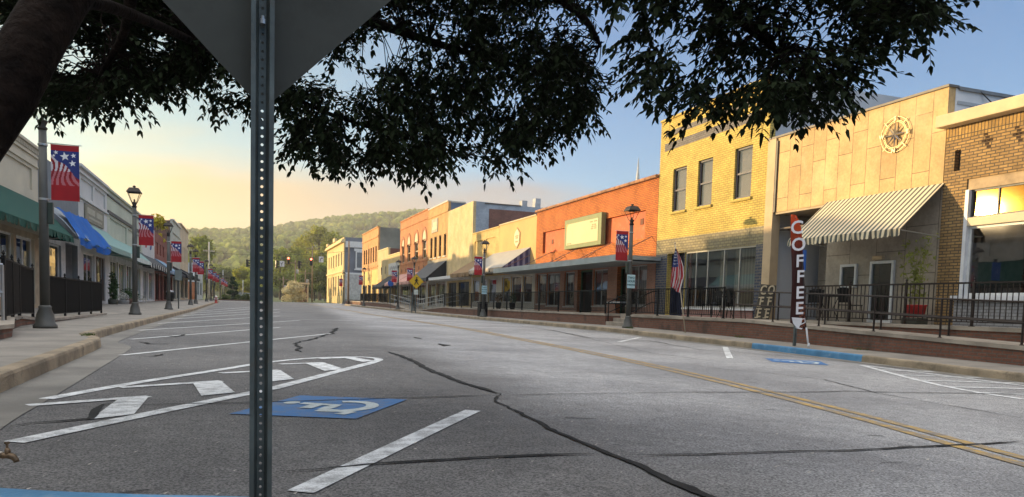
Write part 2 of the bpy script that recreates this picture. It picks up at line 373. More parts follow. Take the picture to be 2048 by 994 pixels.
mb = MB(); sweep(mb, RKm[c0:c1+1], prof2, zkr, sgn=-1); struct(mb.build('painted_kerb', bluepaint, smooth=True))
mb = MB(); sweep(mb, RKm, [(.004, .010), (.22, .004), (.30, .006)], lambda x, y: zr(x, y), sgn=-1); struct(mb.build('gutter', gutc, smooth=True))
mb = MB()
for Y in np.arange(2, 75, 1.6):
    xe = min(RKd, key=lambda q: abs(q[1]-Y))[0]; z = zsw(Y)+.003
    mb.face([(xe+KW, Y, z), (13.9, Y, z+.005), (13.9, Y+.016, z+.005), (xe+KW, Y+.016, z)])
    mb.face([(xe-.004, Y, z-.16), (xe-.004, Y+.016, z-.16), (xe-.001, Y+.016, z-.03), (xe-.001, Y, z-.03)])
struct(mb.build('pavement_joints', jointm))

# --- painted markings, crack sealant: thin sheets draped on the road
def worn(name, col, wear=.5, sc=9):
    if name in MATS: return MATS[name]
    m, nt, p = base(name, .65, 0, .3); v = coords(nt); n = noise(nt, v, sc, 6, .7); n2 = noise(nt, v, 90, 3, .7); n3 = noise(nt, v, 1.2, 4)
    f = mapr(nt, mth(nt, 'ADD', mth(nt, 'MULTIPLY', n, .6), mth(nt, 'MULTIPLY', n2, .4)), .58-.2*wear, .72-.15*wear)
    cc = mixc(nt, mapr(nt, n3, .3, .7), tuple(c*.85 for c in col), col)
    nt.links.new(mixc(nt, mth(nt, 'MULTIPLY', f, wear), cc, (.15, .15, .15)), p.inputs['Base Color']); MATS[name] = m; return m
white = worn('white_road_paint', (.72, .74, .74), .75)
whitefar = worn('white_worn_paint', (.62, .63, .62), .6)
yellow = worn('yellow_road_paint', (.46, .29, .07), .93, 8)
bluep = worn('blue_road_paint', (.018, .15, .40), .65)
symb = worn('symbol_road_paint', (.55, .62, .62), .55)
tar = plain('crack_sealant', (.024, .024, .024), .85, 0, .3, 8, .2, 60, spec=.12)
def drape(mb, pts, h=.006):
    mb.face([(x, y, zr(x, y)+h) for x, y in pts])
def strip2(mb, pl, wd, h=.006, step=.4, m=0):
    pl = dens([(q[0], q[1]) for q in pl], step); ws = wd if callable(wd) else (lambda t: wd); n = len(pl)-1
    L = []; Rr = []
    for i, q in enumerate(pl):
        a = pl[max(0, i-1)]; b = pl[min(n, i+1)]; t = Vector((b[0]-a[0], b[1]-a[1])).normalized(); w_ = ws(i/n)/2
        L.append((q[0]-t.y*w_, q[1]+t.x*w_)); Rr.append((q[0]+t.y*w_, q[1]-t.x*w_))
    for i in range(n): mb.face([(x, y, zr(x, y)+h) for x, y in (L[i], Rr[i], Rr[i+1], L[i+1])], m)
G2 = lambda *a: tuple(gp(*a)[:2])
mb = MB()
hA = G2(20, 885); hB = G2(765, 720); hC = G2(740, 711)
strip2(mb, [G2(28, 886), G2(330, 822), G2(545, 778), G2(740, 727)], .13)            # near edge of the hatched bay
edge = smooth_pl([G2(92, 799), G2(215, 776), G2(330, 757), G2(430, 742), G2(520, 727), G2(600, 718), G2(680, 714.5), G2(735, 714.5), G2(764, 719), G2(740, 727)], 2)
strip2(mb, edge, .12, .0062, .2)
for (a, b, c_, d) in (((55, 812), (240, 797), (298, 794), (268, 830)), ((240, 776), (385, 766), (442, 763), (470, 786)), ((440, 747), (520, 744), (560, 741), (588, 759)), ((560, 729), (612, 728), (648, 726), (688, 739)), ((640, 718), (690, 717), (706, 715), (748, 722))):
    strip2(mb, [G2(*a), G2(*c_)], .12, .0066)
    pb, pc, pd = G2(*b), G2(*c_), G2(*d); q = (pd[0]-.55*(pc[0]-pb[0])-.12, pd[1]-.55*(pc[1]-pb[1])-.15)
    drape(mb, [pb, q, pd, pc], .0072)
struct(mb.build('road_marking', white))
mb = MB(); strip2(mb, [G2(600, 986), G2(946, 822)], .125); struct(mb.build('road_marking', white))
mb = MB()
for a, b in (((243, 711), (668, 667)), ((262, 679), (560, 655)), ((278, 661), (600, 641)), ((300, 648), (560, 632)), ((318, 640), (560, 624)), ((340, 633), (560, 618.5)), ((356, 628), (540, 614.5)), ((372, 623.5), (530, 612))): strip2(mb, [G2(*a), G2(*b)], .11)
struct(mb.build('road_marking', whitefar))
mb = MB(); strip2(mb, [G2(1238, 684), G2(1280, 675)], .12); strip2(mb, [G2(1450, 694), G2(1460, 717)], .14)
strip2(mb, smooth_pl([G2(1724, 731), G2(1850, 765), G2(1950, 785), G2(2048, 799), G2(2200, 818)]), .12)
strip2(mb, [G2(1724, 731), G2(2048, 772), G2(2200, 790)], .11, .0063)
for a, b in (((1755, 740), (1905, 745)), ((1790, 750), (1990, 757)), ((1830, 761), (2070, 768)), ((1890, 774), (2120, 780)), ((1950, 786), (2170, 793))): strip2(mb, [G2(*a), G2(*b)], .12, .0069)
struct(mb.build('road_marking', white))
mb = MB()
yl = smooth_pl([(2.9, -6), (4.3, 1), (4.95, 3.5), (5.74, 5.9), (6.5, 9.76), (6.85, 13.9), (7.0, 20), (7.4, 32), (7.9, 48), (8.3, 64), (8.4, 104)], 2)
strip2(mb, offset(yl, .12), .135); strip2(mb, offset(yl, -.12), .135); struct(mb.build('road_marking', yellow))
mb = MB(); drape(mb, [G2(458, 829), G2(600, 792), G2(815, 800), G2(712, 839)]); struct(mb.build('road_marking', bluep))
# wheelchair symbol on the blue square, lying along its own square frame
def symbol(o, ex, ey, h):
    mb = MB(); P = lambda u, v_: (o[0]+ex[0]*u+ey[0]*v_, o[1]+ex[1]*u+ey[1]*v_)
    wd = .085*math.hypot(*ex)
    arc = [P(.50+.24*math.cos(t), .36+.24*math.sin(t)) for t in np.linspace(rad(-205), rad(20), 16)]
    strip2(mb, arc, wd, h, .1); strip2(mb, [P(.43, .74), P(.47, .42), P(.68, .42), P(.76, .16), P(.86, .2)], wd, h+.0005, .1); strip2(mb, [P(.45, .58), P(.66, .58)], wd, h+.001, .1)
    drape(mb, [P(.42+.065*math.cos(t), .83+.065*math.sin(t)) for t in np.linspace(0, 2*PI, 14)[:-1]], h)
    return mb
q0 = Vector(G2(458, 829)); q1 = Vector(G2(600, 792)); q2 = Vector(G2(815, 800)); q3 = Vector(G2(712, 839))
o_ = q3*.5+q2*.5; mb = symbol(tuple(q2), tuple(q3-q2), tuple(q1-q2), .0095); struct(mb.build('road_marking', symb))
p0, p1, p2, p3 = (Vector(G2(*a)) for a in ((1530, 717), (1640, 723), (1658, 731), (1545, 724)))
mb = MB(); drape(mb, [tuple(q) for q in (p0, p1, p2, p3)]); struct(mb.build('road_marking', bluep))
mb = symbol(tuple(p1), tuple(p2-p1), tuple(p0-p1), .0095); struct(mb.build('road_marking', symb))
# cracks sealed with tar
def crack(pts, wd, jit=.03, h=.0085):
    mb = MB(); pl = dens([G2(*q) for q in pts], .07); rr = random.Random(len(pts)*7+int(pts[0][0])); n = len(pl)-1
    d = [0.]; e = [0.]; k = [1.]
    for _ in range(n): d.append(d[-1]*.86+rr.gauss(0, jit*.32)); e.append(e[-1]*.6+rr.gauss(0, .16)); k.append(max(.45, min(1.5, k[-1]+rr.gauss(0, .09))))
    L = []; R_ = []
    for i, q in enumerate(pl):
        a = pl[max(0, i-3)]; b = pl[min(n, i+3)]; t = Vector((b[0]-a[0], b[1]-a[1])).normalized(); tap = min(1, (i+1)/6, (n-i+1)/6); w_ = wd*.38*k[i]*tap
        L.append((q[0]-t.y*(d[i]+w_*(1+e[i])), q[1]+t.x*(d[i]+w_*(1+e[i])))); R_.append((q[0]-t.y*(d[i]-w_*(1-e[i-1])), q[1]+t.x*(d[i]-w_*(1-e[i-1]))))
    for i in range(n): mb.face([(x, y, zr(x, y)+h) for x, y in (L[i], R_[i], R_[i+1], L[i+1])])
    return struct(mb.build('crack_seal', tar))
crack([(775, 704), (812, 715), (832, 728), (880, 750), (930, 770), (1000, 789)], .075)
crack([(1000, 789), (990, 803), (1040, 830), (1110, 865), (1180, 895), (1255, 925), (1320, 955), (1420, 994), (1520, 1030)], .06)
crack([(0, 857), (60, 847), (170, 838), (200, 810), (250, 805)], .05, .02)
crack([(250, 812), (420, 808), (600, 804), (820, 797), (1000, 792)], .03, .012)
crack([(1000, 792), (1200, 788), (1420, 785), (1700, 783), (2048, 788)], .03, .015)
crack([(555, 946), (640, 941), (760, 930), (1000, 916), (1190, 910)], .05, .012)
crack([(1250, 913), (1400, 910), (1700, 902), (1880, 893), (1960, 890), (2048, 884)], .035, .01)
crack([(675, 656), (660, 668), (630, 678), (592, 686), (600, 695), (590, 700), (605, 705)], .10, .05)
crack([(605, 705), (720, 703), (900, 701), (1090, 701)], .03, .02)
crack([(1040, 652), (1180, 676), (1300, 682), (1400, 700), (1560, 712), (1690, 724), (1850, 742)], .045, .03)
crack([(1400, 735), (1530, 746), (1650, 760), (1760, 788), (1900, 812), (2048, 838)], .04, .03)
crack([(1100, 660), (1300, 706), (1420, 722), (1530, 728)], .035, .03)
crack([(280, 684), (300, 688), (352, 688)], .10, .05); crack([(352, 688), (480, 686), (560, 684)], .03, .02)
crack([(335, 672), (352, 674), (372, 669)], .12, .05); crack([(250, 712), (310, 713), (335, 708)], .06, .05)
crack([(830, 675), (845, 678)], .3, .1); crack([(880, 688), (900, 693)], .25, .1)
rr = random.Random(3)
mb = MB()
for _ in range(34):
    x, y = rr.uniform(-1, 7), rr.uniform(3.2, 16); a = rr.uniform(-.5, .5); l = rr.uniform(.06, .3)
    strip2(mb, [(x, y), (x+l*math.cos(a), y+l*math.sin(a))], rr.uniform(.008, .02), .005, .1)
struct(mb.build('crack_seal', tar))
# grit and litter on the near asphalt
mb = MB()
for _ in range(260):
    x, y = rr.uniform(-1.4, 6), 3.2+rr.random()**2*14; s_ = rr.uniform(.004, .012); z = zr(x, y)
    mb.face([(x-s_, y, z+.004), (x, y-s_, z+.004), (x+s_*1.4, y, z+.004+s_*.7), (x, y+s_, z+.005)])
tag(mb.build('road_grit', plain('grit', (.42, .39, .35), .9)), 'pale loose grit scattered over the near dark asphalt', 'grit', kind='stuff')
# ================================================================== buildings
XR, XL = 16.2, -7.0
class Fac:
    """A street front: u runs along the street, z up, w into the building (negative w stands out over the pavement)."""
    def __init__(s, name, label, side, u0, u1, zt, depth=18, zb=-.9, group=None, cat='building'):
        s.side = side; s.X = XR if side > 0 else XL; s.u0, s.u1, s.zt, s.zb, s.depth = u0, u1, zt, zb, depth
        s.root = thing(name, label, cat, (s.X+side*depth/2, (u0+u1)/2, 0), group)
    def x(s, w): return s.X + s.side*w
    def p(s, u, w, z): return (s.x(w), u, z)
    def box(s, mb, u0, u1, w0, w1, z0, z1, m=0): mb.box(s.x(w0), s.x(w1), u0, u1, z0, z1, m)
    def add(s, name, mb, mats, parent=None, smooth=False): return mb.build(name, mats, parent or s.root, smooth)
    def part(s, name, mats, *boxes, parent=None, bev=0):
        mb = MB()
        for b in boxes: s.box(mb, *b)
        o = s.add(name, mb, mats, parent)
        if bev: soft(o, bev)
        return o
    def wall(s, mat, holes=(), z0=None, z1=None, u0=None, u1=None, w=0., t=.22, name='wall', zones=None):
        """front wall with rectangular openings; zones = [(z_from, z_to, material index)]"""
        z0 = s.zb if z0 is None else z0; z1 = s.zt if z1 is None else z1; u0 = s.u0+.004 if u0 is None else u0; u1 = s.u1-.004 if u1 is None else u1
        U = sorted({u0, u1, *[h[0] for h in holes], *[h[1] for h in holes]}); Z = sorted({z0, z1, *[h[2] for h in holes], *[h[3] for h in holes], *[z for a in (zones or []) for z in a[:2]]})
        U = [a for a in U if u0-1e-6 <= a <= u1+1e-6]; Z = [a for a in Z if z0-1e-6 <= a <= z1+1e-6]
        mb = MB(); inh = lambda a, b: any(h[0]-1e-6 < a < h[1]+1e-6 and h[2]-1e-6 < b < h[3]+1e-6 for h in holes)
        for i in range(len(U)-1):
            for j in range(len(Z)-1):
                uc, zc = (U[i]+U[i+1])/2, (Z[j]+Z[j+1])/2
                if inh(uc, zc): continue
                mi = 0
                for a in (zones or []):
                    if a[0] <= zc <= a[1]: mi = a[2]
                for ww in (w, w+t): mb.face([s.p(U[i], ww, Z[j]), s.p(U[i+1], ww, Z[j]), s.p(U[i+1], ww, Z[j+1]), s.p(U[i], ww, Z[j+1])], mi)
        for h in holes:
            a, b, c, d = max(h[0], u0), min(h[1], u1), max(h[2], z0), min(h[3], z1)
            for q in (((a, c), (a, d)), ((a, d), (b, d)), ((b, d), (b, c)), ((b, c), (a, c))):
                (ua, za), (ub, zb) = q; mb.face([s.p(ua, w, za), s.p(ub, w, zb), s.p(ub, w+t, zb), s.p(ua, w+t, za)])
        for (ua, za), (ub, zb) in (((u0, z1), (u1, z1)), ((u0, z0), (u0, z1)), ((u1, z0), (u1, z1))): mb.face([s.p(ua, w, za), s.p(ub, w, zb), s.p(ub, w+t, zb), s.p(ua, w+t, za)])
        return s.add(name, mb, mat)
    def shell(s, sidemat, roofz=None, floor=.46, roofmat=None, slope=0., inmat=None):
        """side and back walls, flat roof below the parapet, inner floor and rear partition of the shop"""
        d = s.depth; mb = MB(); e = .006; zt = s.zt
        for u in (s.u0+e, s.u1-e-.2):
            mb.prism([s.p(u, .23, s.zb), s.p(u, d, s.zb), s.p(u, d, zt-slope), s.p(u, .23, zt-.003)], (0, .2, 0))
        s.box(mb, s.u0+.21, s.u1-.21, d-.2, d, s.zb, zt-slope-.01); s.add('side_wall', mb, sidemat)
        rz = (roofz if roofz is not None else zt-.6); mb = MB(); mb.prism([s.p(s.u0+.21, .24, rz), s.p(s.u0+.21, d-.21, rz-slope), s.p(s.u0+.21, d-.21, rz-slope-.2), s.p(s.u0+.21, .24, rz-.2)], (0, s.u1-s.u0-.42, 0))
        s.add('roof', mb, roofmat or flat('roof_tar', (.06, .06, .062), .9))
        s.part('interior', inmat or flat('shop_interior', (.16, .135, .11), .9), (s.u0+.21, s.u1-.21, .23, 4.2, floor-.08, floor), (s.u0+.21, s.u1-.21, 4.2, 4.3, floor, rz-.25), (s.u0+.21, s.u1-.21, .24, 4.2, min(3.4, rz-.5), min(3.4, rz-.5)+.05))
    def window(s, u0, u1, z0, z1, fm, nu=1, nz=1, w=.10, fw=.05, gm=None, ft=.06, us=None, zs=None, blind=None, name='window'):
        mb = MB(); us = us if us is not None else [u0+(u1-u0)*i/nu for i in range(1, nu)]; zs = zs if zs is not None else [z0+(z1-z0)*i/nz for i in range(1, nz)]
        for a, b in ((u0, u0+fw), (u1-fw, u1)): s.box(mb, a, b, w, w+ft, z0, z1)
        for a, b in ((z0, z0+fw), (z1-fw, z1)): s.box(mb, u0+fw, u1-fw, w+.002, w+ft-.002, a, b)
        for q in us: s.box(mb, q-fw*.4, q+fw*.4, w+.004, w+ft-.004, z0+fw, z1-fw)
        for q in zs: s.box(mb, u0+fw, u1-fw, w+.007, w+ft-.007, q-fw*.45, q+fw*.45)
        f = s.add(name, mb, fm); mb = MB(); e = .006
        mb.face([s.p(u0+e, w+ft*.5, z0+e), s.p(u1-e, w+ft*.5, z0+e), s.p(u1-e, w+ft*.5, z1-e), s.p(u0+e, w+ft*.5, z1-e)]); s.add('pane', mb, gm or glass(), f)
        if blind: s.part('blind', blind, (u0+.02, u1-.02, w+ft+.05, w+ft+.06, z0+.02, z1-.02), parent=f)
        return f
    def awning(s, u0, u1, zt, zf, proj, mat, val=.22, sides=True, scal=.22, sidemat=None, valmat=None, arms=True, thick=.025, seg=None, w0=-.01):
        mb = MB(); mb.prism([s.p(u0, w0, zt), s.p(u0, -proj, zf), s.p(u0, -proj, zf-thick), s.p(u0, w0, zt-thick)], (0, u1-u0, 0)); a = s.add('awning', mb, mat)
        if val:
            mb = MB(); n = max(1, int((u1-u0)/scal)); du = (u1-u0)/n
            for i in range(n):
                ua = u0+i*du; k = 4; top = [s.p(ua, -proj-.004, zf-.004), s.p(ua+du, -proj-.004, zf-.004)]
                low = [s.p(ua+du-du*t/k, -proj-.004+.03*math.sin(i*1.7), zf-val*(.78+.22*math.sin(PI*t/k))) for t in range(k+1)]
                mb.face(top+low)
            s.add('valance', mb, valmat or mat, a)
        if sides:
            for u in (u0+.012, u1-.012):
                mb = MB(); mb.face([s.p(u, w0-.004, zt-.03), s.p(u, -proj+.01, zf-.03), s.p(u, -proj+.01, zf-val*.8), s.p(u, w0-.004, zf-val*.4 if sides == 2 else zt-.36)])
                s.add('side_panel', mb, sidemat or mat, a)
        if arms:
            for u in (u0+.04, u1-.04):
                mb = MB(); mb.tube([s.p(u, w0, zf-.12), s.p(u, -proj+.03, zf-.03)], .014, 6)
                s.add('awning_arm', mb, flat('awning_metal', (.55, .55, .53), .4, .8), a)
        return a
    def sill(s, mat, *bs): return s.part('sill', mat, *bs, bev=.006)
cream = lambda n, c, **k: plain(n, c, .75, 0, .12, .9, .15, 30, **k)
dkframe = flat('dark_window_frame', (.05, .055, .06), .5); whframe = flat('white_window_frame', (.62, .62, .60), .5); alum = flat('aluminium_frame', (.42, .41, .38), .35, .6)
curtain = stripes('pale_curtain', (.50, .50, .44), (.34, .34, .30), .16, 1)
lite_in = flat('pale_interior', (.42, .38, .30), .9)

# ---------- A: brown brick coffee shop at the right edge
A = Fac('shop_building', 'brown brick shop with cream metal cornice and big plate glass window catching the sun', 1, -22, 14.05, 5.28, 16)
brA = brick('brown_brick', (.40, .25, .095), (.26, .16, .065), (.10, .075, .05), .22, .072, .013, stain=((.17, .11, .05), 1.2, .4))
sold = brick('soldier_brick', (.46, .29, .10), (.29, .18, .065), (.09, .07, .05), .23, .085, .011, swap=True, offset=0.)
A.wall([brA, sold], [(4.9, 13.40, 1.13, 3.98), (13.62, 13.78, 4.22, 4.72)], zones=[(4.98, 5.28, 1)])
A.shell(plain('side_render_pale', (.42, .43, .44), .8), floor=.5, slope=.4, inmat=flat('warm_interior', (.22, .14, .08), .9))
A.part('cornice', cream('cream_metal_cornice', (.56, .44, .26)), (-22, 14.13, -.30, .24, 5.285, 5.57), bev=.02)
for u in (12.95, 12.2, 11.45, 10.7, 9.95):
    mb = MB()
    for du, dz in ((0, 0), (0, .075), (0, -.075), (-.09, .0), (.09, .0), (-.05, -.15), (.05, .15)): A.box(mb, u+du-.055, u+du+.055, -.002, .05, 4.80+dz-.03, 4.80+dz+.03)
    A.add('brick_recess', mb, flat('recess_dark', (.045, .025, .012), .9))
A.part('vent_slot', flat('slot_dark', (.03, .022, .016), .9), (13.63, 13.77, .14, .16, 4.23, 4.71))
A.part('lintel', plain('weathered_lintel', (.34, .25, .15), .8, 0, .3, 2), (4.95, 13.39, .03, .2, 3.72, 3.975))
A.part('transom_bar', cream('cream_metal_trim', (.52, .44, .30)), (4.95, 13.39, -.03, .16, 2.86, 3.06), bev=.01)
glA = glass('sunlit_glass', (.5, .45, .4), .035, .05, (1, .60, .16), 1)
A.window(4.95, 13.30, 3.06, 3.72, dkframe, us=[12.62, 11.8, 11.0, 10.2, 9.4, 8.6, 7.8, 7.0, 6.2], w=.06, fw=.045, gm=glA)
A.window(4.95, 13.30, 1.22, 2.86, whframe, us=[9.3], w=.06, fw=.06, gm=glass('shop_glass', (.5, .47, .42), .02, .10))
A.part('jamb', flat('white_jamb', (.66, .67, .68), .5), (13.30, 13.39, -.04, .2, 1.2, 3.72))
A.sill(flat('white_sill', (.64, .65, .66), .5), (4.9, 13.55, -.12, .2, 1.10, 1.215))
A.part('stall_riser', brick('painted_grey_brick', (.33, .33, .33), (.27, .27, .28), (.16, .16, .16), .22, .075, .010), (4.9, 13.5, -.03, .0, .35, 1.098))
for k, (u, c) in enumerate(((12.4, (.18, .05, .03)), (11.3, (.20, .12, .06)), (10.1, (.10, .05, .03)))):
    A.part('display_shelf', flat('shelf_wood_%d' % k, c, .7), (u-.4, u+.45, 1.3, 1.7, .5, 1.75), (u-.38, u+.4, 1.28, 1.65, 1.76, 1.9))

# ---------- B: tan stone panelled front
B = Fac('bank_building', 'tan stone panelled front with compass emblem and recessed entrance below its soffit', 1, 14.06, 20.70, 6.30, 17)
panel = brick('tan_stone_panel', (.52, .35, .15), (.44, .29, .12), (.16, .10, .05), 1.45, .52, .010, .6, swap=True, bmp=.35, stain=((.56, .42, .22), .7, .6), offset=.37)
panel2 = brick('grey_stone_panel', (.40, .345, .27), (.35, .30, .235), (.16, .13, .10), 1.2, .95, .010, .65, swap=True, bmp=.3, offset=.5)
B.wall(panel, [], z0=3.93, name='upper_wall')
wlow = B.wall(panel2, [(16.66, 17.27, 1.46, 2.12), (15.38, 16.18, .5, 2.16)], z1=3.93, u1=17.9, w=.05, name='lower_wall')
B.part('pilaster', cream('buff_stone', (.50, .37, .22)), (20.30, 20.69, -.06, .25, -.9, 6.29))
B.part('downpipe', flat('dark_downpipe', (.06, .05, .045), .5), (20.22, 20.30, -.05, .0, 3.93, 6.2))
B.part('soffit', cream('soffit_buff', (.40, .32, .21)), (17.9, 20.29, .02, 1.9, 3.86, 3.928))
B.part('entrance_wall', panel2, (18.9, 20.29, 1.9, 2.0, -.9, 3.86), (17.72, 17.9, .28, 1.9, -.9, 3.86))
dr = B.part('door', flat('bronze_door_frame', (.30, .22, .13), .5), (18.0, 18.06, 1.86, 1.92, .5, 3.7), (18.84, 18.9, 1.86, 1.92, .5, 3.7), (18.42, 18.48, 1.865, 1.915, .5, 2.7), (18.06, 18.84, 1.862, 1.918, 2.66, 2.74), (18.06, 18.84, 1.862, 1.918, 3.62, 3.7))
mb = MB(); mb.face([B.p(18.03, 1.9, .52), B.p(18.87, 1.9, .52), B.p(18.87, 1.9, 3.68), B.p(18.03, 1.9, 3.68)]); B.add('pane', mb, glass(), dr)
B.shell(plain('white_side_siding', (.60, .62, .64), .6, 0, .06, .6), floor=.5, slope=.35, inmat=flat('dim_interior', (.22, .18, .14), .9))
B.part('parapet_flashing', flat('dark_flashing', (.10, .085, .07), .5), (14.03, 20.69, -.05, .30, 6.302, 6.36)); B.part('side_flashing', flat('grey_flashing', (.16, .17, .18), .5), (14.02, 14.30, .31, 16, 6.26, 6.34))
B.part('side_stripe', flat('grey_siding_band', (.34, .37, .40), .6), (14.045, 14.064, .3, 8, 5.92, 6.0))
mb = MB(); mb.tube([B.p(14.03, 1.0, 6.3), B.p(13.98, 1.35, 6.05), B.p(13.99, 1.55, 5.8), B.p(13.98, 1.4, 5.5)], .015, 6); B.add('cable', mb, flat('black_cable', (.02, .02, .02), .5))
for u0, u1, z0, z1 in ((16.66, 17.27, 1.46, 2.12), (15.38, 16.18, .5, 2.16)): B.window(u0, u1, z0, z1, whframe, w=-.02, fw=.07, ft=.10, gm=glass('dull_glass', (.35, .40, .38), .35, .0, (1, 1, 1), .6))
B.part('vent_hood', cream('buff_stone', (.5, .37, .22)), (15.75, 16.08, -.05, .05, 2.20, 2.30))
aws = stripes('cream_grey_awning_stripe', (.68, .57, .38), (.095, .10, .085), .165, 1, .52)
B.awning(14.02, 17.95, 3.98, 2.80, 1.32, aws, .20, False, .15)

def wall_emblem():
    t = thing('compass_emblem', 'pale metal compass rose with lettered points fixed high on the tan stone front', 'wall emblem', (XR-.05, 15.57, 4.98))
    me = flat('compass_metal', (.36, .27, .14), .4, .3); md = flat('compass_dark', (.16, .15, .16), .4, .3); c = Vector((XR-.05, 15.57, 5.45))
    P = lambda a, r, o=0: c + Vector((-o, -math.sin(a)*r, math.cos(a)*r))
    for r in (.46, .365, .33):
        mb = MB(); n = 40
        for i in range(n): mb.bar(P(2*PI*i/n, r), P(2*PI*(i+1)/n, r), .012, .012)
        mb.build('ring', me, t)
    mb = MB()
    for i in range(8):
        a = i*PI/4; L = .40 if i % 2 == 0 else .33; b = .07
        for s_, mi in ((1, 0), (-1, 1)): mb.face([P(0, 0, .05), P(a, L, .012), P(a+s_*PI/8, b*1.35, .012)], mi)
        if i % 2: mb.bar(P(a, .34), P(a, .52), .016)
    mb.build('star', [me, md], t)
    for s_, a in (('S', 0), ('W', -PI/2), ('N', PI), ('E', PI/2)):
        mb = MB(); mb.text(s_, .15, P(a, .415, .02), (0, -1, 0), (0, 0, 1), .012, 0, .006); mb.build('letter', me, t)
wall_emblem()

# ---------- C: yellow brick two storey
Cb = Fac('brick_building', 'tall yellow brick building with three sash windows and dark blue tiled shopfront', 1, 20.71, 27.60, 8.33, 20)
yb = brick('yellow_brick', (.60, .46, .115), (.52, .39, .095), (.34, .25, .08), .23, .078, .013, bmp=1., stain=((.42, .29, .07), .6, .4))
db = brick('blue_glazed_brick', (.045, .055, .085), (.06, .07, .10), (.17, .15, .12), .30, .10, .014, .25, bmp=.6)
tb = brick('taupe_glazed_brick', (.21, .18, .11), (.30, .25, .13), (.14, .12, .08), .23, .10, .012, .22, bmp=.8)
cw = [(25.56, 26.53, 4.6, 6.30), (23.84, 24.78, 4.6, 6.33), (21.56, 22.52, 4.6, 6.36)]
Cb.wall([yb, tb, db], cw+[(21.12, 25.42, .74, 2.95), (25.46, 26.72, .45, 2.95)], zones=[(2.95, 3.55, 1), (-.9, 2.95, 2)])
Cb.shell(plain('grey_side_wall', (.40, .43, .46), .8, 0, .08, .5), floor=.46, slope=.0, inmat=flat('dim_interior', (.22, .18, .14), .9))
for h in cw:
    Cb.window(*h, flat('navy_sash', (.035, .04, .07), .5), nz=2, w=.08, fw=.07, gm=glass('grey_upper_glass', (.7, .7, .7), .04, .02), blind=flat('grey_blind', (.24, .23, .225), .9))
    Cb.sill(yb, (h[0]-.08, h[1]+.08, -.07, .1, h[2]-.1, h[2]-.002))
dband = brick('dark_band_brick', (.15, .14, .14), (.19, .18, .17), (.10, .09, .08), .23, .078, .010)
Cb.part('brick_band', dband, (21.1, 27.25, -.004, .01, 7.12, 7.42)); Cb.part('brick_band', dband, (21.1, 27.2, -.004, .01, 7.68, 7.88))
Cb.part('coping', yb, (20.72, 27.59, -.06, .26, 8.331, 8.42))
Cb.window(21.12, 25.42, .80, 2.95, alum, us=[22.05, 22.95, 23.95, 24.7], w=.05, fw=.06, gm=glass('shop_glass', (.5, .47, .42), .02, .10))
Cb.sill(flat('white_sill', (.64, .65, .66), .5), (21.08, 25.44, -.06, .15, .735, .80))
Cb.part('stall_riser', brick('pink_brick', (.34, .17, .14), (.29, .14, .12), (.25, .2, .18), .22, .075, .01), (21.12, 25.44, -.02, .0, .3, .733))
Cb.part('curtain', curtain, (21.2, 22.9, .5, .53, .5, 2.9), (23.4, 23.8, .5, .53, .5, 2.9))
dd = Cb.part('door', flat('dark_red_door', (.16, .03, .03), .5), (25.5, 26.0, .35, .41, .46, 2.9)); Cb.part('handle', alum, (25.92, 25.95, .30, .35, 1.3, 1.6), parent=dd)
Cb.part('door_recess', flat('navy_recess', (.015, .02, .05), .5), (26.0, 26.72, .5, .55, .46, 2.94), (26.66, 26.72, .22, .5, .46, 2.94))

# ---------- D: orange brick with flat canopy
D = Fac('brick_building', 'long single storey orange brick store with red recessed panel and flat metal canopy', 1, 27.62, 41.30, 6.15, 20)
ob = brick('orange_brick', (.62, .19, .035), (.50, .14, .03), (.26, .085, .03), .23, .078, .014, bmp=1., stain=((.40, .12, .035), .55, .45))
redp = plain('red_painted_panel', (.52, .105, .03), .7, 0, .14, 1.5, .3, 14, stain=((.62, .30, .16), 3.5, .3))
dw = [(39.55, 41.0, .85, 2.55), (37.6, 39.5, .75, 2.55), (35.7, 37.0, .75, 2.55), (33.6, 35.35, .46, 2.6), (31.95, 33.5, .8, 2.55), (30.1, 31.0, .46, 2.6), (28.3, 30.0, .85, 2.6)]
D.wall([ob, brick('pink_pier_brick', (.40, .19, .12), (.34, .16, .10), (.28, .2, .16), .22, .075, .01)], [(28.62, 40.28, 3.72, 4.93)]+dw, zones=[(-.9, 2.72, 1)])
D.part('red_panel', redp, (28.6, 40.3, .13, .2, 3.70, 4.95))
for q in ((28.98, 29.26, .11, .128, 4.35, 4.62), (39.0, 39.25, .11, .128, 4.2, 4.45)): D.part('vent', flat('vent_dark', (.16, .06, .03), .8), q)
mb = MB()
for i in range(30):
    u = 27.66+i*.455; mb.tube([D.p(u, -.09, 6.21), D.p(u+.42, -.09, 6.21)], .075, 6); mb.tube([D.p(u, .13, 6.24), D.p(u+.42, .13, 6.24)], .10, 6)
D.add('tile_coping', mb, plain('terracotta_coping', (.33, .16, .08), .7, 0, .3, 2))
D.shell(plain('dull_side_brick', (.22, .12, .08), .85), floor=.46, slope=.5, inmat=flat('dim_interior', (.22, .18, .14), .9))
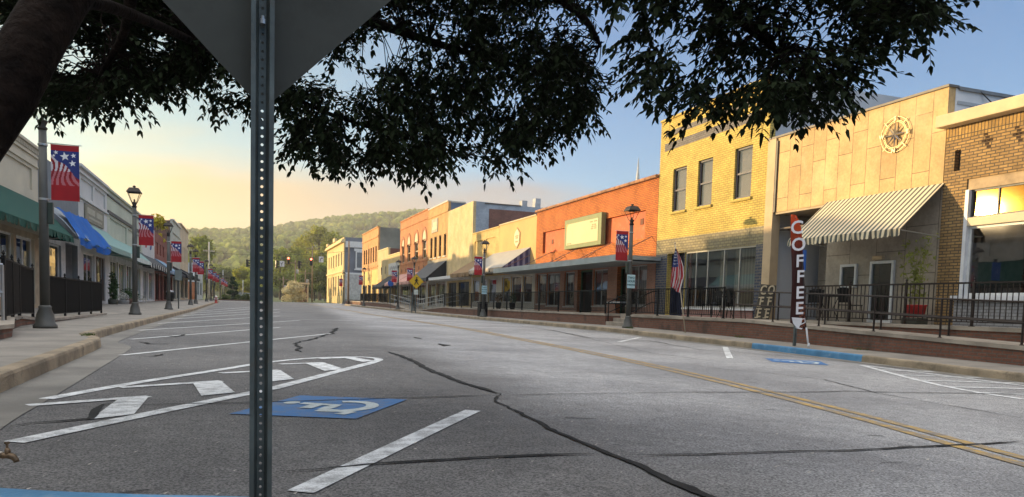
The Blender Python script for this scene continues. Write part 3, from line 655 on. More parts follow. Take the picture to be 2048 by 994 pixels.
for i, h in enumerate(dw):
    if i in (3, 5):
        d_ = D.part('door', flat('green_door_frame', (.035, .085, .03), .5), (h[0], h[0]+.42, .2, .28, h[2], h[3]), (h[1]-.1, h[1], .2, .28, h[2], h[3]), (h[0]+.42, h[1]-.1, .2, .28, h[3]-.1, h[3]))
        mb = MB(); mb.face([D.p(h[0]+.4, .24, h[2]), D.p(h[1]-.08, .24, h[2]), D.p(h[1]-.08, .24, h[3]-.08), D.p(h[0]+.4, .24, h[3]-.08)]); D.add('pane', mb, glass('dark_glass', (.25, .28, .28), .03, .0, (1, 1, 1), .5), d_)
    else: D.window(*h, alum, nu=2 if h[1]-h[0] > 1.5 else 1, w=.07, fw=.05, gm=glass('shop_glass', (.5, .47, .42), .02, .10)); D.sill(flat('pale_sill', (.45, .42, .38), .6), (h[0]-.05, h[1]+.05, -.05, .1, h[2]-.07, h[2]-.002))
post_m = [flat('poster_pale', (.62, .58, .52), .8), flat('poster_grey', (.34, .34, .33), .8), flat('poster_dark', (.06, .06, .06), .8)]
mb = MB(); D.box(mb, 36.1, 36.6, .16, .17, .9, 2.4, 0); mb.prism([D.p(36.35+.16*math.cos(t), .15, 1.6+.42*math.sin(t)) for t in np.linspace(0, 2*PI, 15)[:-1]], (.004, 0, 0), 2); D.add('poster', mb, post_m)
mb = MB(); D.box(mb, 40.1, 40.6, .16, .17, .9, 2.4, 0); mb.prism([D.p(40.35+.14*math.cos(t), .15, 1.55+.40*math.sin(t)) for t in np.linspace(0, 2*PI, 15)[:-1]], (.004, 0, 0), 1); D.add('poster', mb, post_m)
mb = MB(); D.box(mb, 37.75, 39.2, .16, .17, 1.55, 2.5, 1); D.box(mb, 37.8, 39.15, .15, .158, 1.58, 1.95, 0)
mb.text('222', .36, D.p(38.4, .147, 1.77), (0, -1, 0), (0, 0, 1), .002, 2, .006); D.add('poster', mb, post_m)
D.part('poster', post_m[0], (32.3, 32.75, .16, .17, 1.3, 2.3)); D.part('curtain', curtain, (28.4, 29.9, .3, .33, .9, 2.58))
ca = D.part('canopy', plain('grey_canopy_metal', (.30, .34, .35), .45, .2, .12, 1.5), (27.2, 43.0, -2.05, -2.02, 2.60, 2.86), (27.2, 43.0, -2.02, -.01, 2.62, 2.69), (27.2, 27.23, -2.02, -.01, 2.60, 2.86), (42.97, 43.0, -2.02, -.01, 2.6, 2.86))
for u, z, w_ in ((28.0, 3.75, 1.75), (31.6, 3.75, 1.75), (35.2, 3.75, 1.75), (38.8, 3.75, 1.75), (42.2, 3.75, 1.75), (29.8, 3.4, .9), (33.4, 3.4, .9), (37, 3.4, .9)):
    mb = MB(); mb.tube([D.p(u, -.01, z), D.p(u, -w_, 2.87)], .02, 6); D.add('canopy_rod', mb, flat('rod_rust', (.20, .12, .09), .6, .4), ca)
t = thing('wall_sign', 'large cream sign board in sage green frame on the orange brick store', 'sign', (XR, 34.45, 3.7))
mb = MB(); mb.box(XR-.26, XR-.02, 32.3, 36.62, 3.70, 5.22); soft(mb.build('frame', plain('sage_frame', (.17, .20, .085), .6, 0, .1, 2), t), .02)
mb = MB(); mb.box(XR-.275, XR-.262, 32.62, 36.32, 3.90, 4.98); mb.build('panel', plain('cream_sign_panel', (.50, .45, .25), .6, 0, .05, .8, stain=((.50, .40, .18), 1.1, .35)), t)
mb = MB(); ink = flat('sign_ink', (.25, .21, .10), .7)
for z, a, b in ((4.86, 32.75, 33.55), (4.70, 32.85, 33.3), (4.61, 32.8, 33.35), (4.52, 32.8, 33.4), (3.97, 35.7, 36.2)):
    n = 7
    for i in range(n):
        if i % 4 != 3: mb.box(XR-.279, XR-.276, a+(b-a)*i/n, a+(b-a)*(i+.7)/n, z-.028, z+.028)
mb.build('lettering', ink, t)
mb = MB(); mb.prism([(XR-.279, 36.32, 4.98), (XR-.279, 36.05, 4.98)]+[(XR-.279, 36.05+.27*math.sin(a_), 4.55+.43*math.cos(a_)) for a_ in np.linspace(.1, PI/2, 7)], (.002, 0, 0)); mb.build('sun_motif', flat('sun_motif', (.62, .36, .09), .6), t)

# ---------- E, F: tan stucco and beige brick shops with fabric awnings
E_ = Fac('shop_building', 'buff stucco shop with hexagonal sign and grey striped awning beside the orange store', 1, 41.31, 48.12, 6.0, 20)
st = plain('buff_stucco', (.55, .34, .13), .8, 0, .08, .6, .2, 30)
ew = [(41.8, 43.4, .9, 2.55), (43.6, 45.5, .9, 2.55), (45.7, 47.3, .9, 2.55)]
E_.wall([st, cream('white_pier', (.52, .48, .40))], ew, zones=[(-.9, 2.7, 1)]); E_.shell(plain('dull_side_brick', (.22, .12, .08), .85), floor=.46, slope=.5, inmat=flat('dim_interior', (.22, .18, .14), .9))
E_.part('coping', cream('buff_coping', (.5, .4, .24)), (41.32, 48.11, -.05, .26, 6.002, 6.08))
for h in ew: E_.window(*h, whframe, w=.07, fw=.06, gm=glass('shop_glass', (.5, .47, .42), .02, .10))
E_.part('display', flat('red_display', (.25, .07, .05), .8), (44.1, 44.6, .7, .9, .5, 1.7), (42.4, 42.7, .7, .9, .5, 1.6)); E_.part('curtain', curtain, (45.8, 46.6, .4, .43, .5, 2.5))
gst = stripes('grey_tan_awning', (.33, .31, .27), (.37, .355, .315), .5, 1, .5); navy = stripes('navy_stripe_fabric', (.05, .05, .12), (.22, .22, .30), .36, 0, .55)
E_.awning(42.2, 49.3, 4.22, 2.98, 1.75, gst, .24, 2, .4, sidemat=navy, valmat=plain('buff_valance', (.42, .34, .25), .8))
mb = MB(); mb.tube([E_.p(42.3, -1.7, 2.735), E_.p(49.2, -1.7, 2.735)], .006, 4)
for i in range(18): u = 42.4+i*.38; mb.lathe([(.004, 0), (.025, .02), (.025, .045), (.008, .075)], E_.p(u, -1.7, 2.66), 6)
E_.add('string_light', mb, flat('bulb_glass', (.8, .76, .65), .3))
t = thing('wall_sign', 'small hexagonal pale sign with scrolled edge on the buff stucco shop', 'sign', (XR, 44.55, 4.3))
hexp = lambda r, o, n=6: [(XR-o, 44.55+r*.92*math.sin(2*PI*i/n), 4.93+r*math.cos(2*PI*i/n)) for i in range(n)]
mb = MB(); mb.prism(hexp(.66, .03), (.02, 0, 0)); mb.build('backing', flat('sign_brown', (.34, .22, .11), .7), t)
mb = MB(); mb.prism(hexp(.60, .045), (.012, 0, 0)); mb.build('border', flat('sign_buff', (.54, .40, .2), .7), t); mb = MB(); mb.prism(hexp(.50, .058, 18), (.012, 0, 0)); mb.build('panel', flat('sign_cream', (.64, .54, .34), .7), t)
mb = MB()
for z, n, wd in ((5.05, 5, .6), (4.93, 4, .5), (4.70, 6, .55)):
    for i in range(n): mb.box(XR-.063, XR-.059, 44.55-wd/2+wd*i/n, 44.55-wd/2+wd*(i+.65)/n, z-.05, z+.05)
mb.build('lettering', flat('sign_brown', (.34, .22, .11), .7), t)

Fb = Fac('shop_building', 'beige painted brick shop with inset wall panels and brown awning', 1, 48.13, 54.38, 5.92, 20)
bb = brick('beige_painted_brick', (.56, .41, .16), (.52, .38, .15), (.46, .33, .13), .23, .078, .006, bmp=.5)
fw_ = [(48.5, 50.2, .9, 2.5), (50.6, 52.0, .46, 2.5), (52.4, 54.0, .9, 2.5)]
Fb.wall([bb, cream('white_pier', (.52, .48, .40))], [(48.9, 51.0, 4.2, 5.35), (51.6, 53.8, 4.2, 5.35)]+fw_, zones=[(-.9, 2.7, 1)]); Fb.shell(plain('dull_side_brick', (.22, .12, .08), .85), floor=.46, slope=.5, inmat=flat('dim_interior', (.22, .18, .14), .9))
Fb.part('inset_panel', bb, (48.88, 51.02, .06, .1, 4.18, 5.37), (51.58, 53.82, .06, .1, 4.18, 5.37)); Fb.part('coping', bb, (48.14, 54.37, -.05, .26, 5.922, 6.0))
for h in fw_: Fb.window(*h, whframe, w=.07, fw=.06, gm=glass('shop_glass', (.5, .47, .42), .02, .10))
Fb.part('curtain', curtain, (48.6, 49.6, .4, .43, .5, 2.5), (53.3, 53.9, .4, .43, .5, 2.5))
Fb.awning(49.35, 54.3, 3.95, 2.9, 1.7, stripes('brown_awning', (.20, .13, .065), (.23, .15, .08), .45), .30, 2, .45)

# ---------- G: white painted brick, taller
Gb = Fac('brick_building', 'two storey cream painted brick building with blue white side wall and two chimneys', 1, 54.40, 61.68, 8.42, 21)
wb = brick('cream_painted_brick', (.60, .46, .24), (.56, .43, .22), (.48, .37, .20), .23, .078, .006, bmp=.5, stain=((.60, .46, .30), .8, .4))
Gb.wall(wb, [(55.0, 58.2, .6, 2.45), (58.6, 61.2, .46, 2.45)])
Gb.shell(brick('blue_white_side_brick', (.40, .46, .52), (.36, .42, .48), (.30, .35, .40), .23, .078, .008, stain=((.25, .28, .32), .6, .4)), floor=.46, slope=.55, inmat=flat('dim_interior', (.22, .18, .14), .9))
Gb.part('bare_brick', brick('bare_side_brick', (.24, .10, .075), (.19, .08, .06), (.20, .15, .13), .23, .078, .009), (54.385, 54.404, 1.25, 13, 3, 7.92))
ch = lambda w_, h_, m_: Gb.part('chimney', m_, (54.45, 55.1, w_, w_+.42, 7.2, h_))
ch(3.9, 8.75, plain('render_chimney', (.36, .38, .40), .8)); ch(5.0, 9.0, plain('render_chimney2', (.40, .42, .44), .8)); Gb.part('roof_flashing', flat('dark_flashing', (.10, .085, .07), .5), (54.36, 54.62, .9, 3.8, 8.27, 8.36))
for h in ((55.0, 58.2, .6, 2.45), (58.6, 61.2, .46, 2.45)): Gb.window(*h, dkframe, nu=3, w=.1, fw=.06, gm=glass('dark_glass', (.25, .28, .28), .03, .0, (1, 1, 1), .5))
Gb.part('canopy', flat('white_canopy', (.55, .55, .55), .6), (54.5, 61.6, -1.6, -.01, 2.60, 2.82))

# ---------- H: tan, four tall windows
Hb = Fac('brick_building', 'tan brick building with four tall dark windows and charcoal awning', 1, 61.70, 68.88, 9.27, 21)
hb = brick('tan_brick', (.54, .32, .13), (.48, .28, .11), (.40, .25, .11), .23, .078, .007, bmp=.5)
def span(xa, xb, y, X=XR): return sorted((onX(xa, y, X).y, onX(xb, y, X).y))
hw = [(*span(a, b, 495), 4.80, 6.65) for a, b in ((860.7, 864.8), (868.4, 873.2), (877.7, 882.2), (887.3, 892))]
Hb.wall([hb, plain('grey_lower_front', (.34, .30, .22), .8, 0, .1, 1), plain('pale_shopfront', (.42, .40, .34), .8)], hw+[(62.2, 65.2, .6, 2.5), (65.6, 68.4, .46, 2.5)], zones=[(3.3, 4.62, 1), (-.9, 3.3, 2)])
Hb.shell(plain('slate_blue_side', (.13, .17, .24), .8, 0, .1, .6), floor=.46, slope=1.0, inmat=flat('dim_interior', (.22, .18, .14), .9))
Hb.part('coping', flat('white_coping', (.55, .50, .42), .6), (61.71, 68.87, -.06, .26, 9.272, 9.36)); Hb.part('side_flashing', flat('white_coping', (.55, .50, .42), .6), (61.66, 61.93, .27, 1.5, 9.2, 9.32))
Hb.part('string_course', hb, (61.71, 68.87, -.05, -.002, 8.45, 8.6))
for h in hw: Hb.window(*h, flat('brown_sash', (.09, .05, .03), .5), nz=2, w=.1, fw=.06, gm=glass('dark_glass', (.25, .28, .28), .03, .0, (1, 1, 1), .5)); Hb.sill(flat('white_coping', (.55, .50, .42), .6), (h[0]-.08, h[1]+.08, -.07, .1, h[2]-.1, h[2]-.002))
for h in ((62.2, 65.2, .6, 2.5), (65.6, 68.4, .46, 2.5)): Hb.window(*h, alum, nu=4, w=.1, fw=.06, gm=glass('shop_glass', (.5, .47, .42), .02, .10))
Hb.part('curtain', curtain, (63, 64.0, .5, .53, .5, 2.4), (66, 67.2, .5, .53, .5, 2.4))
Hb.awning(61.9, 68.6, 4.35, 2.85, 1.75, stripes('charcoal_awning', (.075, .08, .085), (.10, .105, .11), .6), .3, 2, .5, sidemat=flat('black_fabric', (.015, .015, .018), .8))
t = thing('wall_sign', 'square grey sign board above the four tall dark windows', 'sign', (XR, 66.2, 7.1)); mb = MB(); mb.box(XR-.06, XR-.01, 65.1, 67.3, 7.05, 8.25); mb.build('board', plain('grey_sign', (.36, .33, .25), .7), t)
mb = MB(); [mb.box(XR-.066, XR-.062, 65.5+.42*i, 65.8+.42*i, 7.55, 7.95) for i in range(3)]; mb.box(XR-.066, XR-.062, 65.4, 67.0, 7.3, 7.56); mb.build('lettering', flat('sign_cream', (.64, .54, .34), .7), t)

# ---------- I: orange red brick with four arched windows
Ib = Fac('brick_building', 'orange red brick building with four arched upper windows and pink awnings', 1, 68.90, 81.98, 9.38, 21)
ib = brick('red_orange_brick', (.56, .24, .095), (.48, .19, .075), (.36, .19, .10), .23, .078, .008, bmp=.6)
iw = [(*span(a, b, 490), 4.95, 6.75) for a, b in ((804.2, 809), (815, 821), (829.3, 836.4), (845, 852.6))]
Ib.wall([ib, plain('pale_shopfront', (.42, .40, .34), .8)], iw+[(69.5, 73.5, .6, 2.5), (74, 76, .46, 2.5), (76.6, 81.3, .6, 2.5)], zones=[(-.9, 2.9, 1)])
Ib.shell(plain('grey_stucco_side', (.26, .25, .22), .85, 0, .2, .4), floor=.46, slope=.8, inmat=flat('dim_interior', (.22, .18, .14), .9))
Ib.part('coping', ib, (68.91, 81.97, -.08, .26, 9.382, 9.48)); Ib.part('string_course', ib, (68.91, 81.97, -.06, -.002, 8.55, 8.68), (68.91, 81.97, -.05, -.002, 4.7, 4.82))
for h in iw:
    wn = Ib.window(*h, flat('cream_sash', (.50, .40, .26), .6), nz=2, w=.1, fw=.09, gm=glass('grey_upper_glass', (.7, .7, .7), .04, .02))
    uc = (h[0]+h[1])/2; r_ = (h[1]-h[0])/2; mb = MB(); pts = [Ib.p(uc+r_*math.cos(a_), -.02, 6.75+r_*1.1*math.sin(a_)) for a_ in np.linspace(0, PI, 11)]; mb.prism(pts, (.03, 0, 0)); Ib.add('fanlight', mb, flat('cream_sash', (.50, .40, .26), .6), wn)
    mb = MB(); ro = r_+.28; P2 = lambda a_, rr_: Ib.p(uc+rr_*math.cos(a_), -.06, 6.75+rr_*1.1*math.sin(a_)); aa = np.linspace(-.2, PI+.2, 13)
    for a_, b_ in zip(aa[:-1], aa[1:]): mb.prism([P2(a_, r_), P2(b_, r_), P2(b_, ro), P2(a_, ro)], (.055, 0, 0))
    Ib.add('brick_arch', mb, brick('arch_brick', (.44, .16, .07), (.38, .14, .06), (.34, .2, .12), .1, .1, .01), wn)
for k in range(6): Ib.part('tie_plate', flat('iron_plate', (.06, .04, .03), .7), (70.2+2.1*k, 70.45+2.1*k, -.03, -.002, 3.95, 4.3), bev=.02)
for h in ((69.5, 73.5, .6, 2.5), (76.6, 81.3, .6, 2.5)): Ib.window(*h, whframe, nu=4, w=.1, fw=.06, gm=glass('shop_glass', (.5, .47, .42), .02, .10))
Ib.window(74, 76, .46, 2.5, dkframe, nu=2, w=.15, gm=glass('dark_glass', (.25, .28, .28), .03, .0, (1, 1, 1), .5), name='shop_door')
pk = stripes('pink_awning', (.50, .27, .22), (.55, .32, .27), .5)
Ib.awning(69.2, 75.1, 3.75, 2.72, 1.7, pk, .3, 2, .5, sidemat=flat('pink_side', (.50, .28, .23), .8)); Ib.awning(75.5, 81.7, 3.75, 2.72, 1.7, pk, .3, 2, .5, sidemat=flat('pink_side', (.50, .28, .23), .8))

# ---------- J, K: small fronts
Jb = Fac('shop_building', 'small cream fronted shop with black awning between brick buildings', 1, 82.0, 88.98, 6.15, 20)
Jb.wall(stripes('cream_board_front', (.60, .44, .20), (.57, .42, .19), .9), [(82.6, 85, .6, 2.5), (85.4, 86.6, .46, 2.5), (87, 88.6, .6, 2.5)]); Jb.shell(plain('dull_side_brick', (.22, .12, .08), .85), floor=.46, slope=.5, inmat=flat('dim_interior', (.22, .18, .14), .9)); Jb.part('coping', flat('pale_coping', (.6, .48, .26), .6), (82.01, 88.97, -.06, .26, 6.152, 6.24))
for h in ((82.6, 85, .6, 2.5), (87, 88.6, .6, 2.5)): Jb.window(*h, whframe, nu=2, w=.1, gm=glass('shop_glass', (.5, .47, .42), .02, .10))
Jb.part('door', flat('maroon_door', (.12, .01, .03), .6), (85.4, 86.6, .2, .26, .46, 2.5)); Jb.part('fascia_board', flat('pale_fascia', (.50, .50, .48), .7), (82.4, 88.5, -.05, -.002, 3.9, 5.2))
mb = MB(); [mb.box(XR-.06, XR-.052, 83.0+.7*i, 83.45+.7*i, 4.4+.1*(i % 2), 4.75+.1*(i % 2)) for i in range(7)]; mb.box(XR-.056, XR-.052, 83, 87.6, 4.3, 4.34); Jb.add('lettering', mb, flat('grey_ink', (.25, .25, .25), .7))
Jb.awning(82.3, 88.7, 3.75, 2.4, 1.9, flat('black_fabric', (.015, .015, .018), .8), .25, 2, .5)
Kb = Fac('shop_building', 'narrow greyish tan front with two small upper windows', 1, 89.0, 96.18, 7.1, 20)
Kb.wall([plain('grey_tan_stucco', (.46, .36, .18), .8, 0, .12, .6), plain('orange_lower_front', (.52, .28, .10), .8)], [(90.2, 91.0, 4.1, 5.0), (93.0, 93.9, 4.1, 5.0), (89.6, 92.4, .6, 2.6), (93, 95.5, .6, 2.6)], zones=[(-.9, 3.5, 1)])
Kb.shell(brick('maroon_side_brick', (.20, .07, .05), (.17, .06, .045), (.16, .1, .08), .23, .078, .008), floor=.5, slope=.4, inmat=flat('dim_interior', (.22, .18, .14), .9)); Kb.part('coping', flat('pale_coping', (.6, .48, .26), .6), (89.01, 96.17, -.06, .26, 7.102, 7.2))
for h in ((90.2, 91.0, 4.1, 5.0), (93.0, 93.9, 4.1, 5.0), (89.6, 92.4, .6, 2.6), (93, 95.5, .6, 2.6)): Kb.window(*h, whframe, w=.1, gm=glass('dark_glass', (.25, .28, .28), .03, .0, (1, 1, 1), .5))

# ---------- L: orange brick on the corner
Lb = Fac('brick_building', 'orange brick corner building with six slim upper windows and a yellow shopfront', 1, 96.2, 109.7, 10.2, 20)
lbm = brick('orange_tan_brick', (.58, .30, .12), (.52, .26, .10), (.44, .26, .12), .23, .078, .007, bmp=.5)
lw = [(*span(a, b, 515), 5.9, 7.9) for a, b in ((727.6, 730.2), (731.7, 734.2), (736.4, 738.8), (740.8, 743.2), (745.5, 748), (750.6, 753.2))]
Lb.wall([lbm, plain('yellow_shopfront', (.56, .40, .13), .75, 0, .1, .6)], lw+[(97, 100.5, .5, 3.0), (101.5, 104, .5, 3.0), (105, 109, .5, 3.0)], zones=[(-.9, 4.9, 1)])
Lb.shell(plain('grey_green_side', (.20, .20, .165), .9, 0, .25, .35), floor=.5, slope=.15, inmat=flat('rust_interior', (.30, .10, .04), .9))
Lb.part('coping', lbm, (96.21, 109.69, -.1, .26, 10.202, 10.32)); Lb.part('string_course', lbm, (96.21, 109.69, -.08, -.002, 9.0, 9.2), (96.21, 109.69, -.06, -.002, 5.2, 5.35))
for h in lw: Lb.window(*h, flat('brown_sash', (.09, .05, .03), .5), nz=2, w=.12, fw=.08, gm=glass('dark_glass', (.25, .28, .28), .03, .0, (1, 1, 1), .5))
for h in ((97, 100.5, .5, 3.0), (101.5, 104, .5, 3.0), (105, 109, .5, 3.0)): Lb.window(*h, alum, nu=2, w=.15, fw=.08, gm=glass('dark_glass', (.25, .28, .28), .03, .0, (1, 1, 1), .5))
mb = MB(); Lb.box(mb, 101.2, 104.2, -.05, -.002, 3.3, 4.8, 0)
a0 = Lb.p(103.4, -.06, 3.5); mb.bar(Lb.p(103.5, -.07, 3.55), Lb.p(102.7, -.07, 4.55), .03, .16, 1); mb.bar(Lb.p(101.9, -.075, 3.55), Lb.p(102.7, -.075, 4.55), .03, .16, 1); mb.bar(Lb.p(103.6, -.08, 3.85), Lb.p(101.7, -.08, 3.95), .03, .12, 1)
Lb.add('sign_board', mb, [flat('sign_yellow', (.6, .44, .16), .7), flat('sign_brown', (.34, .22, .11), .7)])

# ---------- M: big corner building beyond the cross street
Mb = Fac('corner_building', 'large cream two storey building with slate grey side beyond the junction', 1, 131.0, 157.5, 11.6, 24)
mwu = [(133.0+4*i, 134.6+4*i, 6.9, 9.2) for i in range(6)]; mwl = [(133.0+4*i, 134.6+4*i, 1.6, 5.2) for i in range(6)]
Mb.wall(plain('cream_stone_front', (.58, .44, .20), .8, 0, .08, .4), mwu+mwl)
for h in mwu+mwl: Mb.window(*h, whframe, nz=2, w=.15, fw=.12, gm=glass('dark_glass', (.25, .28, .28), .03, .0, (1, 1, 1), .5))
Mb.part('cornice', cream('cream_cornice', (.60, .46, .23)), (130.95, 157.6, -.5, .26, 10.7, 11.0), (130.97, 157.58, -.3, .26, 11.0, 11.3), (131, 157.5, -.15, -.002, 5.7, 6.0)); Mb.part('parapet_block', cream('cream_cornice', (.60, .46, .23)), (143, 146, -.2, .2, 11.6, 12.3), (155.5, 157.5, -.2, .2, 11.6, 12.1))
Mb.shell(plain('slate_grey_side', (.145, .16, .19), .8, 0, .08, .5), floor=.8, slope=.1)
wt = flat('white_trim', (.60, .60, .58), .6)
Mb.part('side_cornice', wt, (130.7, 131.0, .3, 24, 9.9, 10.9), (130.85, 131.0, .3, 24, 5.3, 5.6)); Mb.part('side_shopfront', plain('pale_side_front', (.40, .40, .38), .8), (130.9, 131.0, .3, 4.4, 1.0, 5.3))
for x0 in (2.0, 5.3, 8.6, 11.9):
    mb = MB(); Mb.box(mb, 130.80, 130.86, x0, x0+1.3, 6.3, 9.3); Mb.box(mb, 130.78, 130.86, x0-.25, x0+1.55, 9.3, 9.75); Mb.box(mb, 130.78, 130.86, x0-.2, x0+1.5, 6.05, 6.3); f_ = Mb.add('side_window', mb, wt); mb = MB(); Mb.box(mb, 130.78, 130.80, x0+.22, x0+1.08, 6.5, 9.1); Mb.add('pane', mb, flat('dull_pane', (.12, .14, .16), .2), f_)
    if x0 > 5: mb = MB(); Mb.box(mb, 130.80, 130.86, x0, x0+1.3, 1.5, 4.9); f_ = Mb.add('side_window', mb, wt); mb = MB(); Mb.box(mb, 130.78, 130.80, x0+.2, x0+1.1, 1.7, 4.7); Mb.add('pane', mb, flat('dull_pane', (.12, .14, .16), .2), f_)
# ================================================================== left side of the street (in shade)
# cream shop with green awning
LA = Fac('shop_building', 'cream moulded shopfront with green metal awning in the shade', -1, -25, 31.82, 5.75, 14)
cr = plain('cream_moulded', (.50, .45, .34), .75, 0, .08, .7)
LA.wall([cr, plain('tan_shopfront', (.40, .31, .20), .8)], [(18.6, 21.6, .5, 2.55), (22.0, 25.2, .5, 2.55), (26.3, 28.6, .5, 2.55), (28.9, 31.2, .25, 2.55), (20.5, 25.6, 4.25, 5.0), (26.4, 31.0, 4.25, 5.0)], zones=[(-.9, 2.75, 1)])
LA.shell(plain('left_side_grey', (.30, .30, .31), .85), floor=.15, slope=.2, inmat=flat('warm_interior', (.22, .14, .08), .9))
LA.part('inset_panel', cr, (20.4, 25.7, .06, .1, 4.2, 5.05)); LA.part('inset_panel', cr, (26.3, 31.1, .06, .1, 4.2, 5.05))
LA.part('cornice', cr, (-25, 31.84, -.12, .24, 5.755, 5.86), (-25, 31.83, -.06, -.002, 5.45, 5.53), (-25, 31.83, -.05, -.002, 5.12, 5.18), bev=.01)
mb = MB(); [LA.box(mb, 18.2+.2*i, 18.3+.2*i, -.06, -.003, 5.6, 5.7) for i in range(68)]; LA.box(mb, 18.1, 31.8, -.055, -.004, 5.7, 5.745); LA.add('dentil_band', mb, cr)
for h in ((18.6, 21.6, .5, 2.55), (22.0, 25.2, .5, 2.55), (26.3, 28.6, .5, 2.55)): LA.window(*h, whframe, nu=2, w=.08, fw=.06, gm=glass('shop_glass', (.5, .47, .42), .02, .10))
LA.window(28.9, 31.2, .25, 2.55, whframe, nu=2, w=.1, fw=.09, gm=glass('shop_glass', (.5, .47, .42), .02, .10), name='shop_door')
LA.part('poster', post_m[0], (26.6, 27.6, .2, .21, 1.2, 2.2)); LA.part('curtain', curtain, (22.2, 23.2, .4, .43, .5, 2.5), (24.3, 25, .4, .43, .5, 2.5))
mb = MB(); Q = lambda u, z: LA.p(u, .19, z)
for a, b in (((27.1, 1.75), (27.1, 1.45)), ((27.1, 1.62), (26.9, 1.55)), ((27.1, 1.62), (27.3, 1.55)), ((27.1, 1.45), (26.97, 1.28)), ((27.1, 1.45), (27.23, 1.28))): mb.bar(Q(*a), Q(*b), .07, .01)
mb.prism([Q(27.1+.12*math.cos(t), 1.86+.11*math.sin(t)) for t in np.linspace(0, 2*PI, 11)[:-1]], (.004, 0, 0)); LA.add('poster_figure', mb, post_m[2])
gaw = stripes('green_awning', (.001, .052, .034), (.002, .07, .046), .42, 1, .9)
LA.awning(18.2, 31.75, 3.92, 2.74, 1.12, gaw, .24, 2, .3)
# slate boarded front, stripped awning frame
LB = Fac('shop_building', 'narrow slate grey metal clad front with bare awning ribs', -1, 31.85, 38.95, 5.72, 14)
sl_ = stripes('slate_cladding', (.17, .19, .205), (.20, .22, .235), .3, 1, .92)
LB.wall([sl_, plain('white_lower_front', (.58, .58, .56), .8)], [(32.2, 35.4, .45, 2.6), (36.2, 38.7, .15, 2.8), (34.6, 36.6, 4.75, 5.4)], zones=[(-.9, 3.1, 1)]); LB.shell(plain('left_side_grey', (.30, .30, .31), .85), floor=.15, slope=.2, inmat=flat('pale_interior', (.42, .38, .30), .9))
LB.window(32.2, 35.4, .45, 2.6, whframe, nu=2, w=.08, fw=.07, gm=glass('shop_glass', (.5, .47, .42), .02, .10)); LB.part('poster', post_m[0], (33.2, 34.0, .25, .26, 1.2, 2.2))
LB.part('recess_wall', plain('white_lower_front', (.58, .58, .56), .8), (36.2, 38.7, 1.2, 1.25, -.2, 2.8)); LB.part('boarded_window', plain('peach_board', (.55, .36, .24), .8), (34.6, 36.6, .1, .14, 4.75, 5.4))
fr_m = flat('awning_metal', (.55, .55, .53), .4, .8)
for i in range(15):
    mb = MB(); u = 32.1+i*.47; mb.tube([LB.p(u, -.02, 4.02), LB.p(u, -.75, 3.35), LB.p(u, -1.15, 2.85)], .018, 5); LB.add('awning_rib', mb, fr_m)
for w_, z in ((-.03, 4.0), (-.75, 3.33), (-1.15, 2.83)): mb = MB(); mb.tube([LB.p(32.05, w_, z), LB.p(38.7, w_, z)], .018, 5); LB.add('awning_rail', mb, fr_m)
def tarpf(s_, t):
    u = 31.95+7.0*s_; k = .18+.62*(1-s_)**1.0 if True else 0
    up = .74 + .16*s_; L = up*(1-t); w_ = -.78*(1-L)-.42 if False else -(1.22 - L*1.05); z = 2.76+L*1.42 + .05*math.sin(s_*17+t*5)*t - .10*t*math.sin(s_*PI) + .03*math.sin(s_*41+t*9)
    return LB.p(u+.15*math.sin(t*3+s_*6)*.3, w_-.09-.05*math.sin(s_*23+t*4), z)
mb = MB(); mb.grid(tarpf, 46, 14); mb.grid(lambda s_, t: (LB.p(31.95+7*s_, -1.31-.04*math.sin(s_*31)-.05*t*math.sin(s_*9), 2.76-.10*math.sin(s_*PI)-(.10+.20*abs(math.sin(s_*5+1)))*t)), 46, 4)
tp = mb.build('tarp', plain('blue_tarp', (.003, .075, .30), .7, 0, .12, 1.5, spec=.15), smooth=True); tag(tp, 'crumpled bright blue tarp slung over the bare awning ribs', 'tarp')
# white panelled front with sign
LC = Fac('shop_building', 'white panelled parapet front carrying a grey brown name board', -1, 38.98, 46.66, 6.42, 14)
wp = plain('white_painted_front', (.49, .49, .475), .75, 0, .07, .8)
LC.wall(wp, [(39.6, 42.6, 5.25, 6.0) , (43.1, 46.1, 5.25, 6.0), (40.0, 42.8, .3, 2.6), (43.2, 45.9, .3, 2.6)]); LC.shell(plain('left_side_grey', (.30, .30, .31), .85), floor=.15, slope=.2, inmat=flat('warm_interior', (.22, .14, .08), .9))
for a in ((39.5, 42.7), (43.0, 46.2)): LC.part('inset_panel', wp, (*a, .07, .1, 5.2, 6.05))
LC.part('cornice', wp, (38.99, 46.65, -.14, .24, 6.425, 6.55), (39.0, 46.64, -.09, -.002, 6.15, 6.24), (39.0, 46.64, -.10, -.002, 5.02, 5.12), bev=.01)
LC.window(40.0, 42.8, .3, 2.6, whframe, nu=2, w=.08, gm=glass('shop_glass', (.5, .47, .42), .02, .10)); LC.window(43.2, 45.9, .3, 2.6, flat('brown_sash', (.09, .05, .03), .5), nu=3, w=.08, gm=glass('shop_glass', (.5, .47, .42), .02, .10))
t = thing('wall_sign', 'long grey brown name board under the white panelled parapet', 'sign', (XL, 42.7, 4.15)); mb = MB(); mb.box(XL+.01, XL+.07, 40.2, 45.2, 4.12, 4.92); mb.build('board', plain('grey_brown_board', (.20, .185, .14), .7, 0, .15, 2), t)
mb = MB()
for i in range(12):
    if i != 6: mb.box(XL+.07, XL+.076, 40.7+.34*i, 40.92+.34*i, 4.50, 4.78)
for i in range(16): mb.box(XL+.07, XL+.076, 41.0+.22*i, 41.14+.22*i, 4.28, 4.38)
mb.build('lettering', flat('faded_letter', (.40, .38, .30), .7), t)
